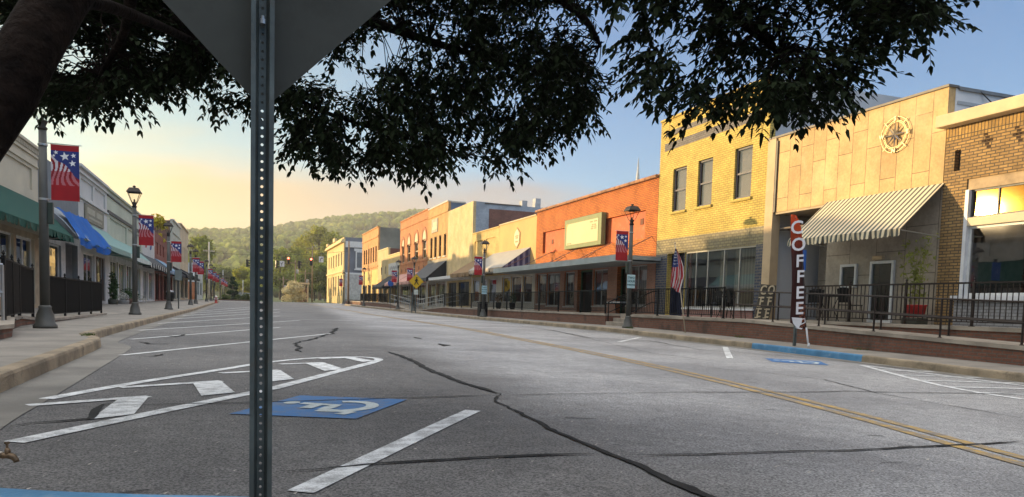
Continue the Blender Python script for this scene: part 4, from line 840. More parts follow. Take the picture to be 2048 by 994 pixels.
# pale green panelled front
LD = Fac('shop_building', 'pale green grey panelled front with dark cornice lines over a teal awning', -1, 46.69, 62.0, 6.40, 14)
pg = plain('pale_green_front', (.40, .43, .34), .75, 0, .10, .6, stain=((.60, .60, .48), .5, .4))
LD.wall([pg, plain('white_lower_front', (.58, .58, .56), .8)], [(47.6, 54.0, 3.9, 4.95), (54.6, 61.2, 3.9, 4.95), (47.6, 50.4, .3, 2.6), (50.8, 53.6, .3, 2.6), (54, 57, .3, 2.6), (57.6, 60.8, .3, 2.6)], zones=[(-.9, 2.9, 1)]); LD.shell(plain('left_side_grey', (.30, .30, .31), .85), floor=.15, slope=.2, inmat=flat('warm_interior', (.22, .14, .08), .9))
for a in ((47.5, 54.1), (54.5, 61.3)): LD.part('inset_panel', pg, (*a, .07, .1, 3.85, 5.0))
LD.part('cornice', pg, (46.7, 61.99, -.12, .24, 6.405, 6.52)); LD.part('cornice_line', flat('charcoal_moulding', (.07, .07, .065), .7), (46.7, 61.99, -.08, -.002, 5.12, 5.30)); LD.part('cornice_line', flat('charcoal_moulding', (.07, .07, .065), .7), (46.7, 61.99, -.06, -.002, 6.08, 6.16))
for h in ((47.6, 50.4, .3, 2.6), (50.8, 53.6, .3, 2.6), (54, 57, .3, 2.6), (57.6, 60.8, .3, 2.6)): LD.window(*h, whframe, nu=2, w=.08, gm=glass('shop_glass', (.5, .47, .42), .02, .10)); LD.part('curtain', stripes('sage_curtain', (.36, .42, .34), (.24, .29, .23), .3), (h[0]+.2, h[1]-.6, .35, .38, .3, 2.55))
teal = plain('teal_awning', (.16, .28, .25), .6, 0, .06, 1)
LC.awning(39.3, 46.6, 4.05, 2.98, 1.15, teal, .26, 2, 9)
LD.awning(46.72, 56.4, 3.9, 2.95, 1.15, teal, .28, 2, 9, valmat=plain('pale_teal_band', (.46, .53, .50), .6))
bwv = stripes('black_white_valance', (.50, .50, .47), (.02, .02, .022), 1.5, 1, .35)
LD.awning(56.5, 61.9, 3.8, 2.92, 1.15, flat('charcoal_fabric', (.04, .042, .045), .8), .34, 2, .75, valmat=bwv)
# white mural front
LE = Fac('shop_building', 'white painted front with a red and blue letter mural', -1, 62.03, 70.2, 6.15, 14)
LE.wall(wp, [(62.6, 65.6, .3, 2.6), (66.2, 69.6, .3, 2.6)]); LE.shell(plain('left_side_grey', (.30, .30, .31), .85), floor=.2, slope=.2)
for h in ((62.6, 65.6, .3, 2.6), (66.2, 69.6, .3, 2.6)): LE.window(*h, whframe, nu=2, w=.08, gm=glass('shop_glass', (.5, .47, .42), .02, .10))
mb = MB(); mb.text('D', 2.0, LE.p(67.5, -.012, 5.0), (0, 1, 0), (0, 0, 1), .006, 0, .06); LE.add('mural_letter', mb, flat('mural_blue', (.03, .06, .22), .7))
mb = MB(); mb.text('D', 2.0, LE.p(64.4, -.012, 5.0), (0, 1, 0), (0, 0, 1), .006, 0, .06); LE.add('mural_letter', mb, flat('mural_red', (.35, .03, .04), .7))
LE.awning(62.1, 70.1, 3.75, 2.92, 1.15, flat('charcoal_fabric', (.04, .042, .045), .8), .34, 2, .75, valmat=bwv)
# low red brick front
LF = Fac('brick_building', 'low dark red brick front with arched relief panels', -1, 70.25, 87.6, 6.1, 14)
rb = brick('dark_red_brick', (.26, .07, .045), (.22, .06, .04), (.17, .09, .07), .23, .078, .008)
LF.wall(rb, [(71, 74, .3, 2.7), (75, 77, .3, 2.7), (78, 82, .3, 2.7), (83, 87, .3, 2.7), (71.5, 73.0, 4.3, 5.3), (74.2, 75.7, 4.3, 5.3), (77, 78.5, 4.3, 5.3)]); LF.shell(rb, floor=.25, slope=.2)
for u in (71.5, 74.2, 77): LF.part('inset_panel', rb, (u-.05, u+1.55, .08, .12, 4.25, 5.35))
for h in ((71, 74, .3, 2.7), (75, 77, .3, 2.7), (78, 82, .3, 2.7), (83, 87, .3, 2.7)): LF.window(*h, flat('brown_sash', (.09, .05, .03), .5), nu=2, w=.12, gm=glass('dark_glass', (.25, .28, .28), .03, .0, (1, 1, 1), .5))
blaw = stripes('blue_lettered_awning', (.10, .24, .42), (.45, .52, .56), 1.0, 1, .72)
LF.awning(70.4, 78.6, 3.85, 2.95, 1.2, plain('slate_blue_awning', (.16, .27, .38), .7), .34, 2, .6, valmat=blaw); LF.awning(78.8, 87.4, 3.7, 2.9, 1.3, flat('black_fabric', (.015, .015, .018), .8), .3, 2, .6)
# two storey fronts farther down
LG = Fac('brick_building', 'two storey greenish front with brown brick side wall above its low neighbour', -1, 87.65, 98.0, 8.7, 14)
gg = plain('greenish_front', (.44, .45, .37), .75, 0, .1, .6)
lgw = [(89+2.4*i, 90.1+2.4*i, 4.9, 6.9) for i in range(4)]
LG.wall(gg, lgw+[(88.4, 92, .4, 2.8), (93, 97, .4, 2.8)]); LG.shell(brick('brown_side_brick', (.22, .11, .075), (.18, .09, .06), (.16, .11, .09), .23, .078, .008), floor=.3, slope=.6)
LG.part('cornice', flat('pale_cornice', (.50, .50, .46), .7), (87.6, 97.99, -.15, .24, 8.705, 8.85)); LG.part('string_course', gg, (87.66, 97.99, -.1, -.002, 7.4, 7.55))
for h in lgw: LG.window(*h, whframe, nz=2, w=.1, gm=glass('dark_glass', (.25, .28, .28), .03, .0, (1, 1, 1), .5))
for h in ((88.4, 92, .4, 2.8), (93, 97, .4, 2.8)): LG.window(*h, alum, nu=2, w=.1, gm=glass('dark_glass', (.25, .28, .28), .03, .0, (1, 1, 1), .5))
LG.awning(87.8, 97.8, 3.9, 3.05, 1.4, flat('black_fabric', (.015, .015, .018), .8), .3, 2, .6)
LH = Fac('brick_building', 'tan two storey front with slim windows nearest the leafy hill', -1, 98.03, 112.0, 9.25, 14)
tn = plain('tan_front', (.50, .40, .26), .8, 0, .1, .5)
lhw = [(99.5+2.6*i, 100.6+2.6*i, 5.0, 6.9) for i in range(5)]
LH.wall(tn, lhw+[(98.6, 104, .5, 3), (105, 111, .5, 3)]); LH.shell(plain('left_side_grey', (.30, .30, .31), .85), floor=.35, slope=.3); LH.part('cornice', tn, (98.04, 111.99, -.15, .24, 9.255, 9.4))
for h in lhw: LH.window(*h, whframe, nz=2, w=.1, gm=glass('dark_glass', (.25, .28, .28), .03, .0, (1, 1, 1), .5))
for h in ((98.6, 104, .5, 3), (105, 111, .5, 3)): LH.window(*h, alum, nu=3, w=.1, gm=glass('dark_glass', (.25, .28, .28), .03, .0, (1, 1, 1), .5))
LH.awning(98.2, 111.6, 4.0, 3.1, 1.5, flat('black_fabric', (.015, .015, .018), .8), .3, 2, .6)
# pale low building across the cross street
gb = g(140)
LI = Fac('low_building', 'pale grey low building with brick end and white sign panel across the junction', -1, 132, 152, 6.2, 16)
LI.wall(plain('pale_grey_front', (.42, .44, .46), .8, 0, .08, .5), [(134, 140, 1.0, 3.2), (143, 149, 1.0, 3.2)]); LI.shell(plain('pale_grey_front', (.42, .44, .46), .8, 0, .08, .5), floor=.6, slope=.1)
for h in ((134, 140, 1.0, 3.2), (143, 149, 1.0, 3.2)): LI.window(*h, alum, nu=4, w=.1, gm=glass('dark_glass', (.25, .28, .28), .03, .0, (1, 1, 1), .5))
LI.part('brick_end', brick('orange_end_brick', (.45, .15, .06), (.40, .13, .05), (.3, .2, .14), .23, .078, .008), (131.9, 132.0, 0.2, 2.4, -.5, 3.1)); LI.part('sign_panel', flat('white_panel', (.62, .66, .66), .6), (131.85, 131.95, .1, 2.0, 3.15, 4.6))

# set back upper storeys on the shaded row (they throw the morning shadow across the street)
rs_ = plain('left_side_grey', (.30, .30, .31), .85)
LC.part('rear_storey', rs_, (39.2, 46.5, 5.0, 13.5, 5.0, 7.75)); LD.part('rear_storey', rs_, (47, 52, 5.2, 13.5, 5.0, 7.35))
LF.part('rear_storey', rs_, (73.5, 87.3, 5.0, 13.5, 5.0, 8.75))
for u, h_ in ((75.2, 10.3), (77.0, 9.6), (82.0, 9.2)): LF.part('chimney', rb, (u, u+.7, 5.1, 5.8, 8.752, h_))
# ================================================================== raised walks, ramps, railings
rwb = brick('retaining_brick', (.22, .09, .055), (.16, .07, .045), (.13, .10, .08), .21, .072, .012, stain=((.03, .025, .02), 1.1, .75))
capm = plain('cap_concrete', (.30, .26, .21), .85, 0, .22, 1.4, .4, 50, stain=((.12, .10, .08), 1.2, .7))
def slab(name, label, X0, X1, Ys, zt, zb, inner=True):
    """raised walk: brick face, concrete top; zt(Y) top, zb(Y) foot"""
    t = thing(name, label, 'raised walk', ((X0+X1)/2, (Ys[0]+Ys[-1])/2, zb((Ys[0]+Ys[-1])/2)))
    mb = MB()
    for a, b in zip(Ys[:-1], Ys[1:]):
        mb.face([(X0, a, zb(a)-.3), (X0, b, zb(b)-.3), (X0, b, zt(b)-.085), (X0, a, zt(a)-.085)])
    for y in (Ys[0], Ys[-1]): mb.face([(X0, y, zb(y)-.3), (X1, y, zb(y)-.3), (X1, y, zt(y)-.085), (X0, y, zt(y)-.085)])
    mb.build('brick_face', rwb, t)
    mb = MB()
    for a, b in zip(Ys[:-1], Ys[1:]):
        mb.face([(X0-.035, a, zt(a)), (X1, a, zt(a)), (X1, b, zt(b)), (X0-.035, b, zt(b))]); mb.face([(X0-.035, a, zt(a)-.085), (X0-.035, b, zt(b)-.085), (X0-.035, b, zt(b)), (X0-.035, a, zt(a))]); mb.face([(X0-.035, a, zt(a)-.085), (X0+.02, a, zt(a)-.085), (X0+.02, b, zt(b)-.085), (X0-.035, b, zt(b)-.085)])
    for y in (Ys[0], Ys[-1]): mb.face([(X0-.035, y, zt(y)-.085), (X1, y, zt(y)-.085), (X1, y, zt(y)), (X0-.035, y, zt(y))])
    mb.build('concrete_top', capm, t); return t
WX = 13.95
zpl = lambda Y: .47 + g(Y)
ramp_z = lambda Y: .47 - .0335*max(0, 18.6-Y) - (.012*max(0, 9-Y))
lin = lambda a, b, n: [a+(b-a)*i/n for i in range(n+1)]
slab('raised_walk', 'long raised concrete walk on a dark brick wall before the orange store and buff shops', WX, XR+.02, lin(27.6, 54, 12), zpl, zsw)
slab('raised_walk', 'raised walk on a brick wall before the yellow brick building', WX+.001, XR+.02, lin(18.6, 25.7, 5), zpl, zsw)
slab('access_ramp', 'sloping access ramp on a stained brick wall in front of the coffee shop', WX, 15.12, lin(2, 18.595, 14), ramp_z, zsw)
slab('raised_walk', 'upper walk with red brick edge behind the sloping ramp', 15.121, XR+.02, lin(3, 18.594, 4), lambda Y: .50, lambda Y: ramp_z(Y))
slab('access_ramp', 'far access ramp falling towards the pedestrian crossing', WX, XR+.02, lin(54.01, 63, 6), lambda Y: zpl(Y)-.47*(Y-54)/9.2, zsw)
slab('access_ramp', 'second far ramp rising from the crossing to the black railings', WX, XR+.02, lin(66, 76, 6), lambda Y: zpl(Y)-.47*(76-Y)/10.2, zsw)
slab('raised_walk', 'raised walk behind black railings near the far junction', WX, XR+.02, lin(76.01, 110, 10), zpl, zsw)
t = thing('steps', 'short flight of three concrete steps beside the lamp post with the parking sign', 'steps', (14.6, 26.65, 0))
for i in range(3): mb = MB(); z0 = zsw(26)-.2; mb.box(WX+.02+.33*i, XR if i == 2 else WX+.02+.33*(i+1)+.02, 25.71, 27.59, z0, zsw(26)+.155*(i+1)+(.02 if i == 2 else 0)); soft(mb.build('step', capm, t), .012)
mb = MB()
for y in (25.705, 27.595): mb.face([(WX, y, -.3), (14.95, y, -.3), (14.95, y, .38), (WX, y, .38)])
mb.build('cheek_wall', rwb, t)

blk = flat('black_rail_paint', (.008, .008, .008), .6, 0, .15); brn = flat('brown_rail_paint', (.022, .014, .011), .5, 0, .3); galv = flat('galvanised_tube', (.42, .43, .43), .35, .7)
def railing(label, pts, h=.95, sp=.115, m=None, post=.05, bar=.016, bays=None, finial=False, pick=True, group=None, toe=.1, cat='railing', name='railing'):
    m = m or blk; pts = [Vector(p) for p in pts]; t = thing(name, label, cat, tuple(pts[0]), group)
    P = []
    for a, b in zip(pts[:-1], pts[1:]):
        n = max(1, round((b-a).length/(bays or 2.0))); P += [a.lerp(b, i/n) for i in range(n)]
    P.append(pts[-1]); up = Vector((0, 0, 1))
    for p in P:
        mb = MB(); mb.box(p.x-post/2, p.x+post/2, p.y-post/2, p.y+post/2, p.z-.03, p.z+h+.03)
        if finial: mb.lathe([(.03, h+.03), (.012, h+.05), (.03, h+.08), (.004, h+.13)], tuple(p), 6)
        mb.box(p.x-post*.9, p.x+post*.9, p.y-post*.9, p.y+post*.9, p.z-.002, p.z+.015); mb.build('post', m, t)
    mb = MB()
    for a, b in zip(P[:-1], P[1:]): mb.bar(a+up*h, b+up*h, .045, .03)
    mb.build('top_rail', m, t); mb = MB()
    for a, b in zip(P[:-1], P[1:]): mb.bar(a+up*toe, b+up*toe, .03, .025)
    mb.build('bottom_rail', m, t)
    if pick:
        for a, b in zip(P[:-1], P[1:]):
            mb = MB(); n = int((b-a).length/sp)
            for i in range(1, n): p = a.lerp(b, i/n); mb.box(p.x-bar/2, p.x+bar/2, p.y-bar/2, p.y+bar/2, p.z+toe-.01, p.z+h)
            if mb.v: mb.bar(a.lerp(b, .02)+up*(h-.02), b.lerp(a, .02)+up*(h-.02), .012, .012); mb.build('baluster_panel', m, t)
    return t
ex = 14.02
railing('black baluster railing along the raised walk of the orange store and buff shops', [(ex, 27.75, .47), (ex, 40, .47), (ex, 54, zpl(54))], .95, bays=2.45)
railing('black baluster railing before the yellow brick building', [(ex, 19.7, .47), (ex, 25.6, .47)], .95, bays=2.0)
railing('tall brown baluster railing on the upper walk of the coffee shop', [(15.18, 17.6, .50), (15.18, 3.2, .50)], .97, sp=.125, m=brn, bays=1.9, finial=True)
def handrail(label, pts, hs=(.85, .45), m=None, r=.02, gap=1.45, group=None, posts=True, cat='handrail'):
    m = m or brn; pts = [Vector(p) for p in pts]; t = thing('handrail', label, cat, tuple(pts[0]), group); up = Vector((0, 0, 1))
    for h in hs:
        mb = MB(); mb.tube([p+up*h for p in pts], r, 8); mb.build('rail_tube', m, t)
    L = sum((b-a).length for a, b in zip(pts[:-1], pts[1:])); n = max(1, round(L/gap)); acc = 0; seg = list(zip(pts[:-1], pts[1:]))
    for i in range(n+1):
        d = L*i/n; 
        for a, b in seg:
            l = (b-a).length
            if d <= l+1e-6: p = a.lerp(b, d/l); break
            d -= l
        mb = MB(); mb.tube([p-up*.02, p+up*(hs[0]-.005)], r*1.15, 8); mb.lathe([(r*2.1, 0), (r*2.1, .012), (r*1.2, .02)], tuple(p), 8); mb.build('post', m, t)
    return t
handrail('two tube brown handrail down the outer edge of the coffee shop ramp', [(14.03, Y, ramp_z(Y)) for Y in (19.2, 18.6, 15.5, 12.5, 9.5, 6.5, 3)], (.83, .43), gap=1.75)
handrail('two tube brown handrail on the inner side of the coffee shop ramp', [(15.02, Y, ramp_z(Y)) for Y in (18.4, 15.5, 12.5, 9.5, 6.5, 3)], (.83, .43), gap=1.9)
for y, lb in ((27.5, 'sloping black step handrail on the side nearer the orange store sign'), (25.8, 'sloping black step handrail on the side nearer the yellow building')):
    t = thing('handrail', lb, 'handrail', (14.2, y, 0))
    for dz in (.92, .50): mb = MB(); mb.tube([(14.0, y, zsw(26)+dz), (15.05, y, .47+dz+.0), (15.35, y, .47+dz)], .02, 8); mb.build('rail_tube', blk, t)
    for x, z in ((14.03, zsw(26)), (15.3, .47)): mb = MB(); mb.tube([(x, y, z-.02), (x, y, z+.93)], .022, 8); mb.build('post', blk, t)
zr1 = lambda Y: zpl(Y)-.47*(Y-54)/9.2; zr2 = lambda Y: zpl(Y)-.47*(76-Y)/10.2
for x, lb in ((14.05, 'street side'), (15.3, 'shop side')): handrail('silver tube handrail on the %s of the far falling ramp' % lb, [(x, 54.3, zr1(54.3)), (x, 62.8, zr1(62.8))], (.9, .5), galv, .022, 2.1)
for x, lb in ((14.05, 'street side'), (15.3, 'shop side')): handrail('silver tube handrail on the %s of the far rising ramp' % lb, [(x, 66.3, zr2(66.3)), (x, 75.8, zr2(75.8))], (.9, .5), galv, .022, 2.3)
railing('black railing on the raised walk near the far junction', [(ex, 77, zpl(77)), (ex, 96, zpl(96))], .98, sp=.12, bays=3.0)
# left raised walk with brick edge
t = thing('brick_planter_wall', 'low red brick retaining wall with rounded concrete cap beside the nearest lamp post', 'wall', (-4.2, 13, 0))
pth = [(-3.55, 8.6), (-3.25, 10.2), (-3.15, 12.3), (-3.2, 12.9), (-3.85, 15.6), (-4.1, 17.2), (-4.12, 18.4), (-4.1, 20.2), (-4.25, 27.9)]
ht = lambda i: [.20, .20, .20, .19, .22, .20, .13, .085, .05][i]
mb = MB()
for i in range(len(pth)-1): (x0, y0), (x1, y1) = pth[i], pth[i+1]; mb.face([(x0, y0, -.02), (x1, y1, -.02), (x1, y1, ht(i+1)-.05), (x0, y0, ht(i)-.05)])
mb.build('brick_face', rwb, t); mb = MB(); off_ = offset(pth, -.34); of1 = offset(pth, .03)
for i in range(len(pth)-1):
    a, b, c_, d = (*of1[i], ht(i)), (*of1[i+1], ht(i+1)), (*off_[i+1], ht(i+1)), (*off_[i], ht(i)); mb.face([a, b, c_, d]); mb.face([(a[0], a[1], a[2]-.06), (b[0], b[1], b[2]-.06), b, a]); mb.face([(a[0]-.03, a[1], a[2]-.06), (b[0]-.03, b[1], b[2]-.06), (b[0], b[1], b[2]-.06), (a[0], a[1], a[2]-.06)])
mb.build('concrete_cap', capm, t); mb = MB()
for i in range(len(pth)-1): mb.face([(*off_[i], ht(i)-.012), (*off_[i+1], ht(i+1)-.012), (-6.98, pth[i+1][1], .12-.07*(i+1 > 6)), (-6.98, pth[i][1], .12-.07*(i > 6))])
mb.build('raised_floor', conc, t)
railing('black baluster railing along the brick edge nearest the green awning', [(-4.5, 13.2, .16), (-3.62, 14.2, .17), (-4.06, 16.9, .16), (-4.22, 18.6, .12)], 1.03, sp=.085, bar=.02, bays=1.5, finial=True)
railing('black railing before the slate front behind the nearest lamp post', [(-4.35, 20.6, .06), (-4.35, 27.7, .035)], 1.0, sp=.08, bar=.022, bays=1.75, finial=True)
handrail('pale grip handrail fixed to the nearest black railing', [(-4.62, 13.0, .16), (-3.60, 14.05, .17)], (.92, .48), galv, .022, 1.2)

# ================================================================== street lamps and banners
lampm = flat('lamp_paint', (.075, .075, .066), .5, .1); lampd = flat('lamp_bronze', (.035, .028, .022), .45, .5)
lgl = glass('lamp_glass', (.96, .96, .94), .08, .01, (1, 1, 1), .4)
def make_lamp():
    t = thing('street_lamp', 'x', 'street lamp', (0, 0, 0), 'street lamps with flag banners')
    mb = MB(); mb.lathe([(.205, 0), (.205, .05), (.17, .09), (.15, .25), (.105, .36), (.115, .40), (.085, .43)], k=16); mb.build('base', lampm, t, True)
    mb = MB(); mb.lathe([(.085, .42), (.078, 2.2), (.066, 3.72)], k=14); mb.build('pole', lampm, t, True)
    for z in (2.40, 3.40):
        mb = MB(); mb.lathe([(.078, -.02), (.084, -.015), (.084, .015), (.078, .02)], (0, 0, z), 14); mb.build('clamp_band', galv, t)
    mb = MB(); mb.lathe([(.066, 3.66), (.09, 3.70), (.055, 3.74), (.085, 3.81), (.09, 3.84), (.03, 3.86), (.025, 3.93), (.01, 3.95)], k=12); mb.build('lantern_cup', lampd, t, True)
    f = MB(); b, tp = .075, .20
    for i in range(4):
        a = PI/4+i*PI/2; p = Vector((b*1.41*math.cos(a), b*1.41*math.sin(a), 3.83)); q = Vector((tp*1.41*math.cos(a), tp*1.41*math.sin(a), 4.17)); f.bar(p, q, .013)
        a2 = a+PI/2; q2 = Vector((tp*1.41*math.cos(a2), tp*1.41*math.sin(a2), 4.17)); f.bar(q, q2, .02)
    fo = f.build('lantern_frame', lampd, t); mb = MB(); 
    for i in range(4):
        a, a2 = PI/4+i*PI/2, PI/4+(i+1)*PI/2; mb.face([(b*1.36*math.cos(a), b*1.36*math.sin(a), 3.84), (b*1.36*math.cos(a2), b*1.36*math.sin(a2), 3.84), (tp*1.36*math.cos(a2), tp*1.36*math.sin(a2), 4.165), (tp*1.36*math.cos(a), tp*1.36*math.sin(a), 4.165)])
    mb.build('lantern_glass', lgl, fo)
    mb = MB(); n0 = 4
    rings = [(.225, 4.165), (.222, 4.19), (.145, 4.32), (.05, 4.34)]
    for (r1, z1), (r2, z2) in zip(rings[:-1], rings[1:]):
        for i in range(4):
            a, a2 = PI/4+i*PI/2, PI/4+(i+1)*PI/2; mb.face([(r1*1.41*math.cos(a), r1*1.41*math.sin(a), z1), (r1*1.41*math.cos(a2), r1*1.41*math.sin(a2), z1), (r2*1.41*math.cos(a2), r2*1.41*math.sin(a2), z2), (r2*1.41*math.cos(a), r2*1.41*math.sin(a), z2)])
    mb.lathe([(.035, 4.33), (.035, 4.36), (.055, 4.375), (.045, 4.40), (.01, 4.415)], k=8); mb.build('lantern_roof', lampd, t)
    for z in (3.44, 2.41):
        mb = MB(); mb.tube([(.06, 0, z), (.64, 0, z)], .009, 6); mb.build('banner_arm', galv, t)
    mb = MB(); mb.box(.07, .16, -.05, .05, 1.95, 2.35); soft(mb.build('junction_box', flat('dark_green_box', (.03, .045, .035), .5), t), .01)
    return t
lamp0 = make_lamp()
def banner_mesh():
    mats = [flat('banner_red', (.32, .009, .014), .75), flat('banner_white', (.58, .53, .56), .75), flat('banner_pink', (.44, .14, .16), .75), flat('banner_blue', (.018, .035, .17), .75), flat('banner_dark_red', (.22, .006, .011), .75), flat('banner_star', (.78, .78, .78), .75)]
    W, H = .47, 1.03; mb = MB()
    def pm(u, v):
        v = v+.007; u = u+.013
        if v < .10: return 0
        if v < .17+.42*u + .03*math.sin(u*9): return 3
        if v > .88: return 0
        ph = u*5.0 - .75*math.sin((v-.2)*8.5+u*2.2) - v*1.6
        w_ = (ph % 1.0) > .46
        return ((1 if v < .48 else 2 if v < .72 else 0) if w_ else (0 if v > .6 else 4))
    fn = lambda u, v: (u*W, .012*math.sin(u*4+v*3), -v*H)
    mb.grid(fn, 40, 76, lambda u, v: pm(u, v))
    def star(cx, cy, r):
        for off in (-.004, .004):
            pts = []
            for i in range(10):
                a = PI/2+i*PI/5+.15; rr_ = r if i % 2 == 0 else r*.42; x, z = cx+rr_*math.cos(a), cy+rr_*math.sin(a); pts.append((x, .012*math.sin(x/W*4-z/H*3)+off, z))
            mb.face(pts, 5)
    for a in ((.23, -.21, .085), (.375, -.185, .05), (.36, -.33, .065), (.085, -.145, .042), (.05, -.205, .03)): star(*a)
    return mb.build('flag_banner', mats, org=(0, 0, 0))
ban0 = banner_mesh(); tag(ban0, 'x', 'banner', 'flag banners on the lamp posts')
LXl, RXl = -3.5, 13.04
lefts = [(16.3, 'beside the black railing under the leaves', 'between the green and blue awnings'), (28.9, 'before the pale green panelled front', 'before the pale green panelled front'), (41.5, 'before the low red brick front', 'before the low red brick front'),
         (58.5, 'fourth from the camera along the shaded pavement', 'fourth from the camera along the shaded pavement'), (64.8, 'fifth from the camera along the shaded pavement', 'fifth from the camera along the shaded pavement'), (84, 'just behind the fire hydrant', 'just behind the fire hydrant'), (96, 'second behind the fire hydrant', 'second behind the fire hydrant'), (106, 'last before the junction on the shaded side', 'last before the junction on the shaded side'), (134, 'first beyond the junction by the pale low building', 'first beyond the junction by the pale low building'), (150, 'second beyond the junction by the pale low building', 'second beyond the junction by the pale low building'), (166, 'third beyond the junction by the pale low building', 'third beyond the junction by the pale low building')]
rights = [(24.0, 'by the short concrete steps', 'in front of the orange store'), (41.3, 'by the black litter bin', 'in front of the brown awning'), (60.0, 'behind the yellow crossing sign', 'behind the yellow crossing sign'), (66.6, 'just past the yellow crossing sign', 'just past the yellow crossing sign'), (86.6, 'near the orange corner building', 'near the orange corner building'), (105, 'before the slate side wall at the junction', 'before the slate side wall at the junction')]
first = True
for side, lst, X in ((0, lefts, LXl), (1, rights, RXl)):
    for Y, la, bl in lst:
        lab = 'grey lamp post ' + la; z = (g(Y) if side == 0 else zsw(Y))
        if first: o = lamp0; o.location = (X, Y, z); o['label'] = lab
        else: o = dup(lamp0, (X, Y, z), lab, PI*side)
        bl_ = 'starred flag banner on the lamp ' + bl
        bx = X+.13 if side == 0 else X-.60
        if first: b_ = ban0; b_.location = (bx, Y-.02, z+3.425); b_['label'] = bl_
        else: b_ = dup(ban0, (bx, Y-.02, z+3.425), bl_)
        first = False

# ================================================================== signs near the camera: steel post and diamond sign seen from behind
steel = plain('galvanised_post', (.085, .105, .105), .5, .35, .25, 6, .1, 80, stain=((.10, .07, .045), 9, .45))
t = thing('sign_post', 'punched galvanised steel channel post rising right in front of the camera', 'sign post', (.055, 2.47, -.02))
def post_mesh(W, hole_z, z0, z1):
    mb = MB(); x0 = .055; y0 = 2.47; hw = .0085; cw = .0105   # web 21 mm with holes, flanges and lips either side
    zs = sorted({z0, z1, *[z-.0044 for z in hole_z], *[z+.0044 for z in hole_z]})
    for i in range(len(zs)-1):
        za, zb_ = zs[i], zs[i+1]; mid = (za+zb_)/2; ish = any(abs(mid-h) < .0044 for h in hole_z)
        if not ish: mb.box(x0-cw, x0+cw, y0, y0+.004, za, zb_)
        else:
            for s_ in (-1, 1): mb.box(x0+s_*.0044, x0+s_*cw, y0, y0+.004, za, zb_)
    for h in hole_z:    # round the square punch corners
        for sx_ in (-1, 1):
            for sz_ in (-1, 1): mb.prism([(x0+sx_*.0044, y0, h+sz_*.0044), (x0+sx_*.0016, y0, h+sz_*.0044), (x0+sx_*.0044, y0, h+sz_*.0016)], (0, .004, 0))
    for s_ in (-1, 1):
        mb.prism([(x0+s_*cw, y0, z0), (x0+s_*.020, y0-.028, z0), (x0+s_*.023, y0-.028, z0), (x0+s_*(cw+.003), y0+.004, z0)], (0, 0, z1-z0))
        mb.box(x0+s_*.020, x0+s_*.0335, y0-.032, y0-.028, z0, z1)
    return mb
holes = [-.01+.0254*i for i in range(100)]
post_mesh(.07, holes, -.35, 2.62).build('channel', steel, t)
for z in (1.50, 2.22): mb = MB(); mb.lathe([(.009, -.012), (.009, .002), (.005, .004), (.005, .012)], (.055, 2.455, z), 8); mb.build('bolt', galv, t)
sgm = plain('sign_back_aluminium', (.06, .065, .06), .8, 0, .12, 3, stain=((.03, .03, .026), 4, .4), spec=.15)
sz = .61; dp = onY(525, 216, 2.49); c0_ = Vector((dp.x+.002, 2.495, dp.z+sz))
mb = MB(); pts = []
for i in range(4):
    a = -PI/2+i*PI/2
    for da in (-.05, 0, .05): 
        r_ = sz/ (1) * (1-abs(da)*.25) ; pts.append((c0_.x+r_*math.cos(a+da*.35), c0_.y, c0_.z+r_*math.sin(a+da*.35)))
mb.prism(pts, (0, .003, 0)); so_ = mb.build('diamond_sign', sgm); tag(so_, 'back of a large diamond shaped metal sign bolted to the near steel post', 'sign')
# garden tap on white pipe
ft = atd(25, 905, 2.05); t = thing('garden_tap', 'weathered brass tap on a white plastic pipe at the kerb corner', 'tap', (ft.x, ft.y, -.03)); brs = plain('old_brass', (.13, .09, .055), .5, .6, .35, 40)
px_ = Vector(R0)*.72; K_ = .72; mb = MB(); e0 = ft-px_*.045-Vector((0, 0, .009)); mb.tube([e0-px_*.30+Vector((0, 0, -.30*K_)), e0-px_*.30+Vector((0, 0, -.05*K_)), e0-px_*.27-Vector((0, 0, .009)), e0-px_*.2, e0], .0115, 10); mb.build('pipe', plain('white_pvc', (.60, .58, .50), .45, 0, .1, 20), t, True)
mb = MB(); mb.tube([e0, e0+px_*.012, e0+px_*.02, e0+px_*.035, e0+px_*.048-Vector((0, 0, .004*K_)), e0+px_*.058-Vector((0, 0, .016*K_)), e0+px_*.060-Vector((0, 0, .024*K_))], [.008, .009, .0075, .0095, .009, .0075, .008], 10); mb.tube([e0+px_*.028, e0+px_*.026+Vector((0, 0, .020*K_)), e0+px_*.025+Vector((0, 0, .030*K_))], [.0075, .0075, .0045], 8); mb.build('spout', brs, t, True)
mb = MB(); mb.tube([e0+px_*.025+Vector((0, 0, .028*K_)), e0+px_*.0245+Vector((0, 0, .046*K_))], .0035, 8); mb.lathe([(.0065, 0), (.007, .003), (.0065, .006)], tuple(e0+px_*.0245+Vector((0, 0, .045*K_))), 8); mb.build('valve_stem', brs, t)
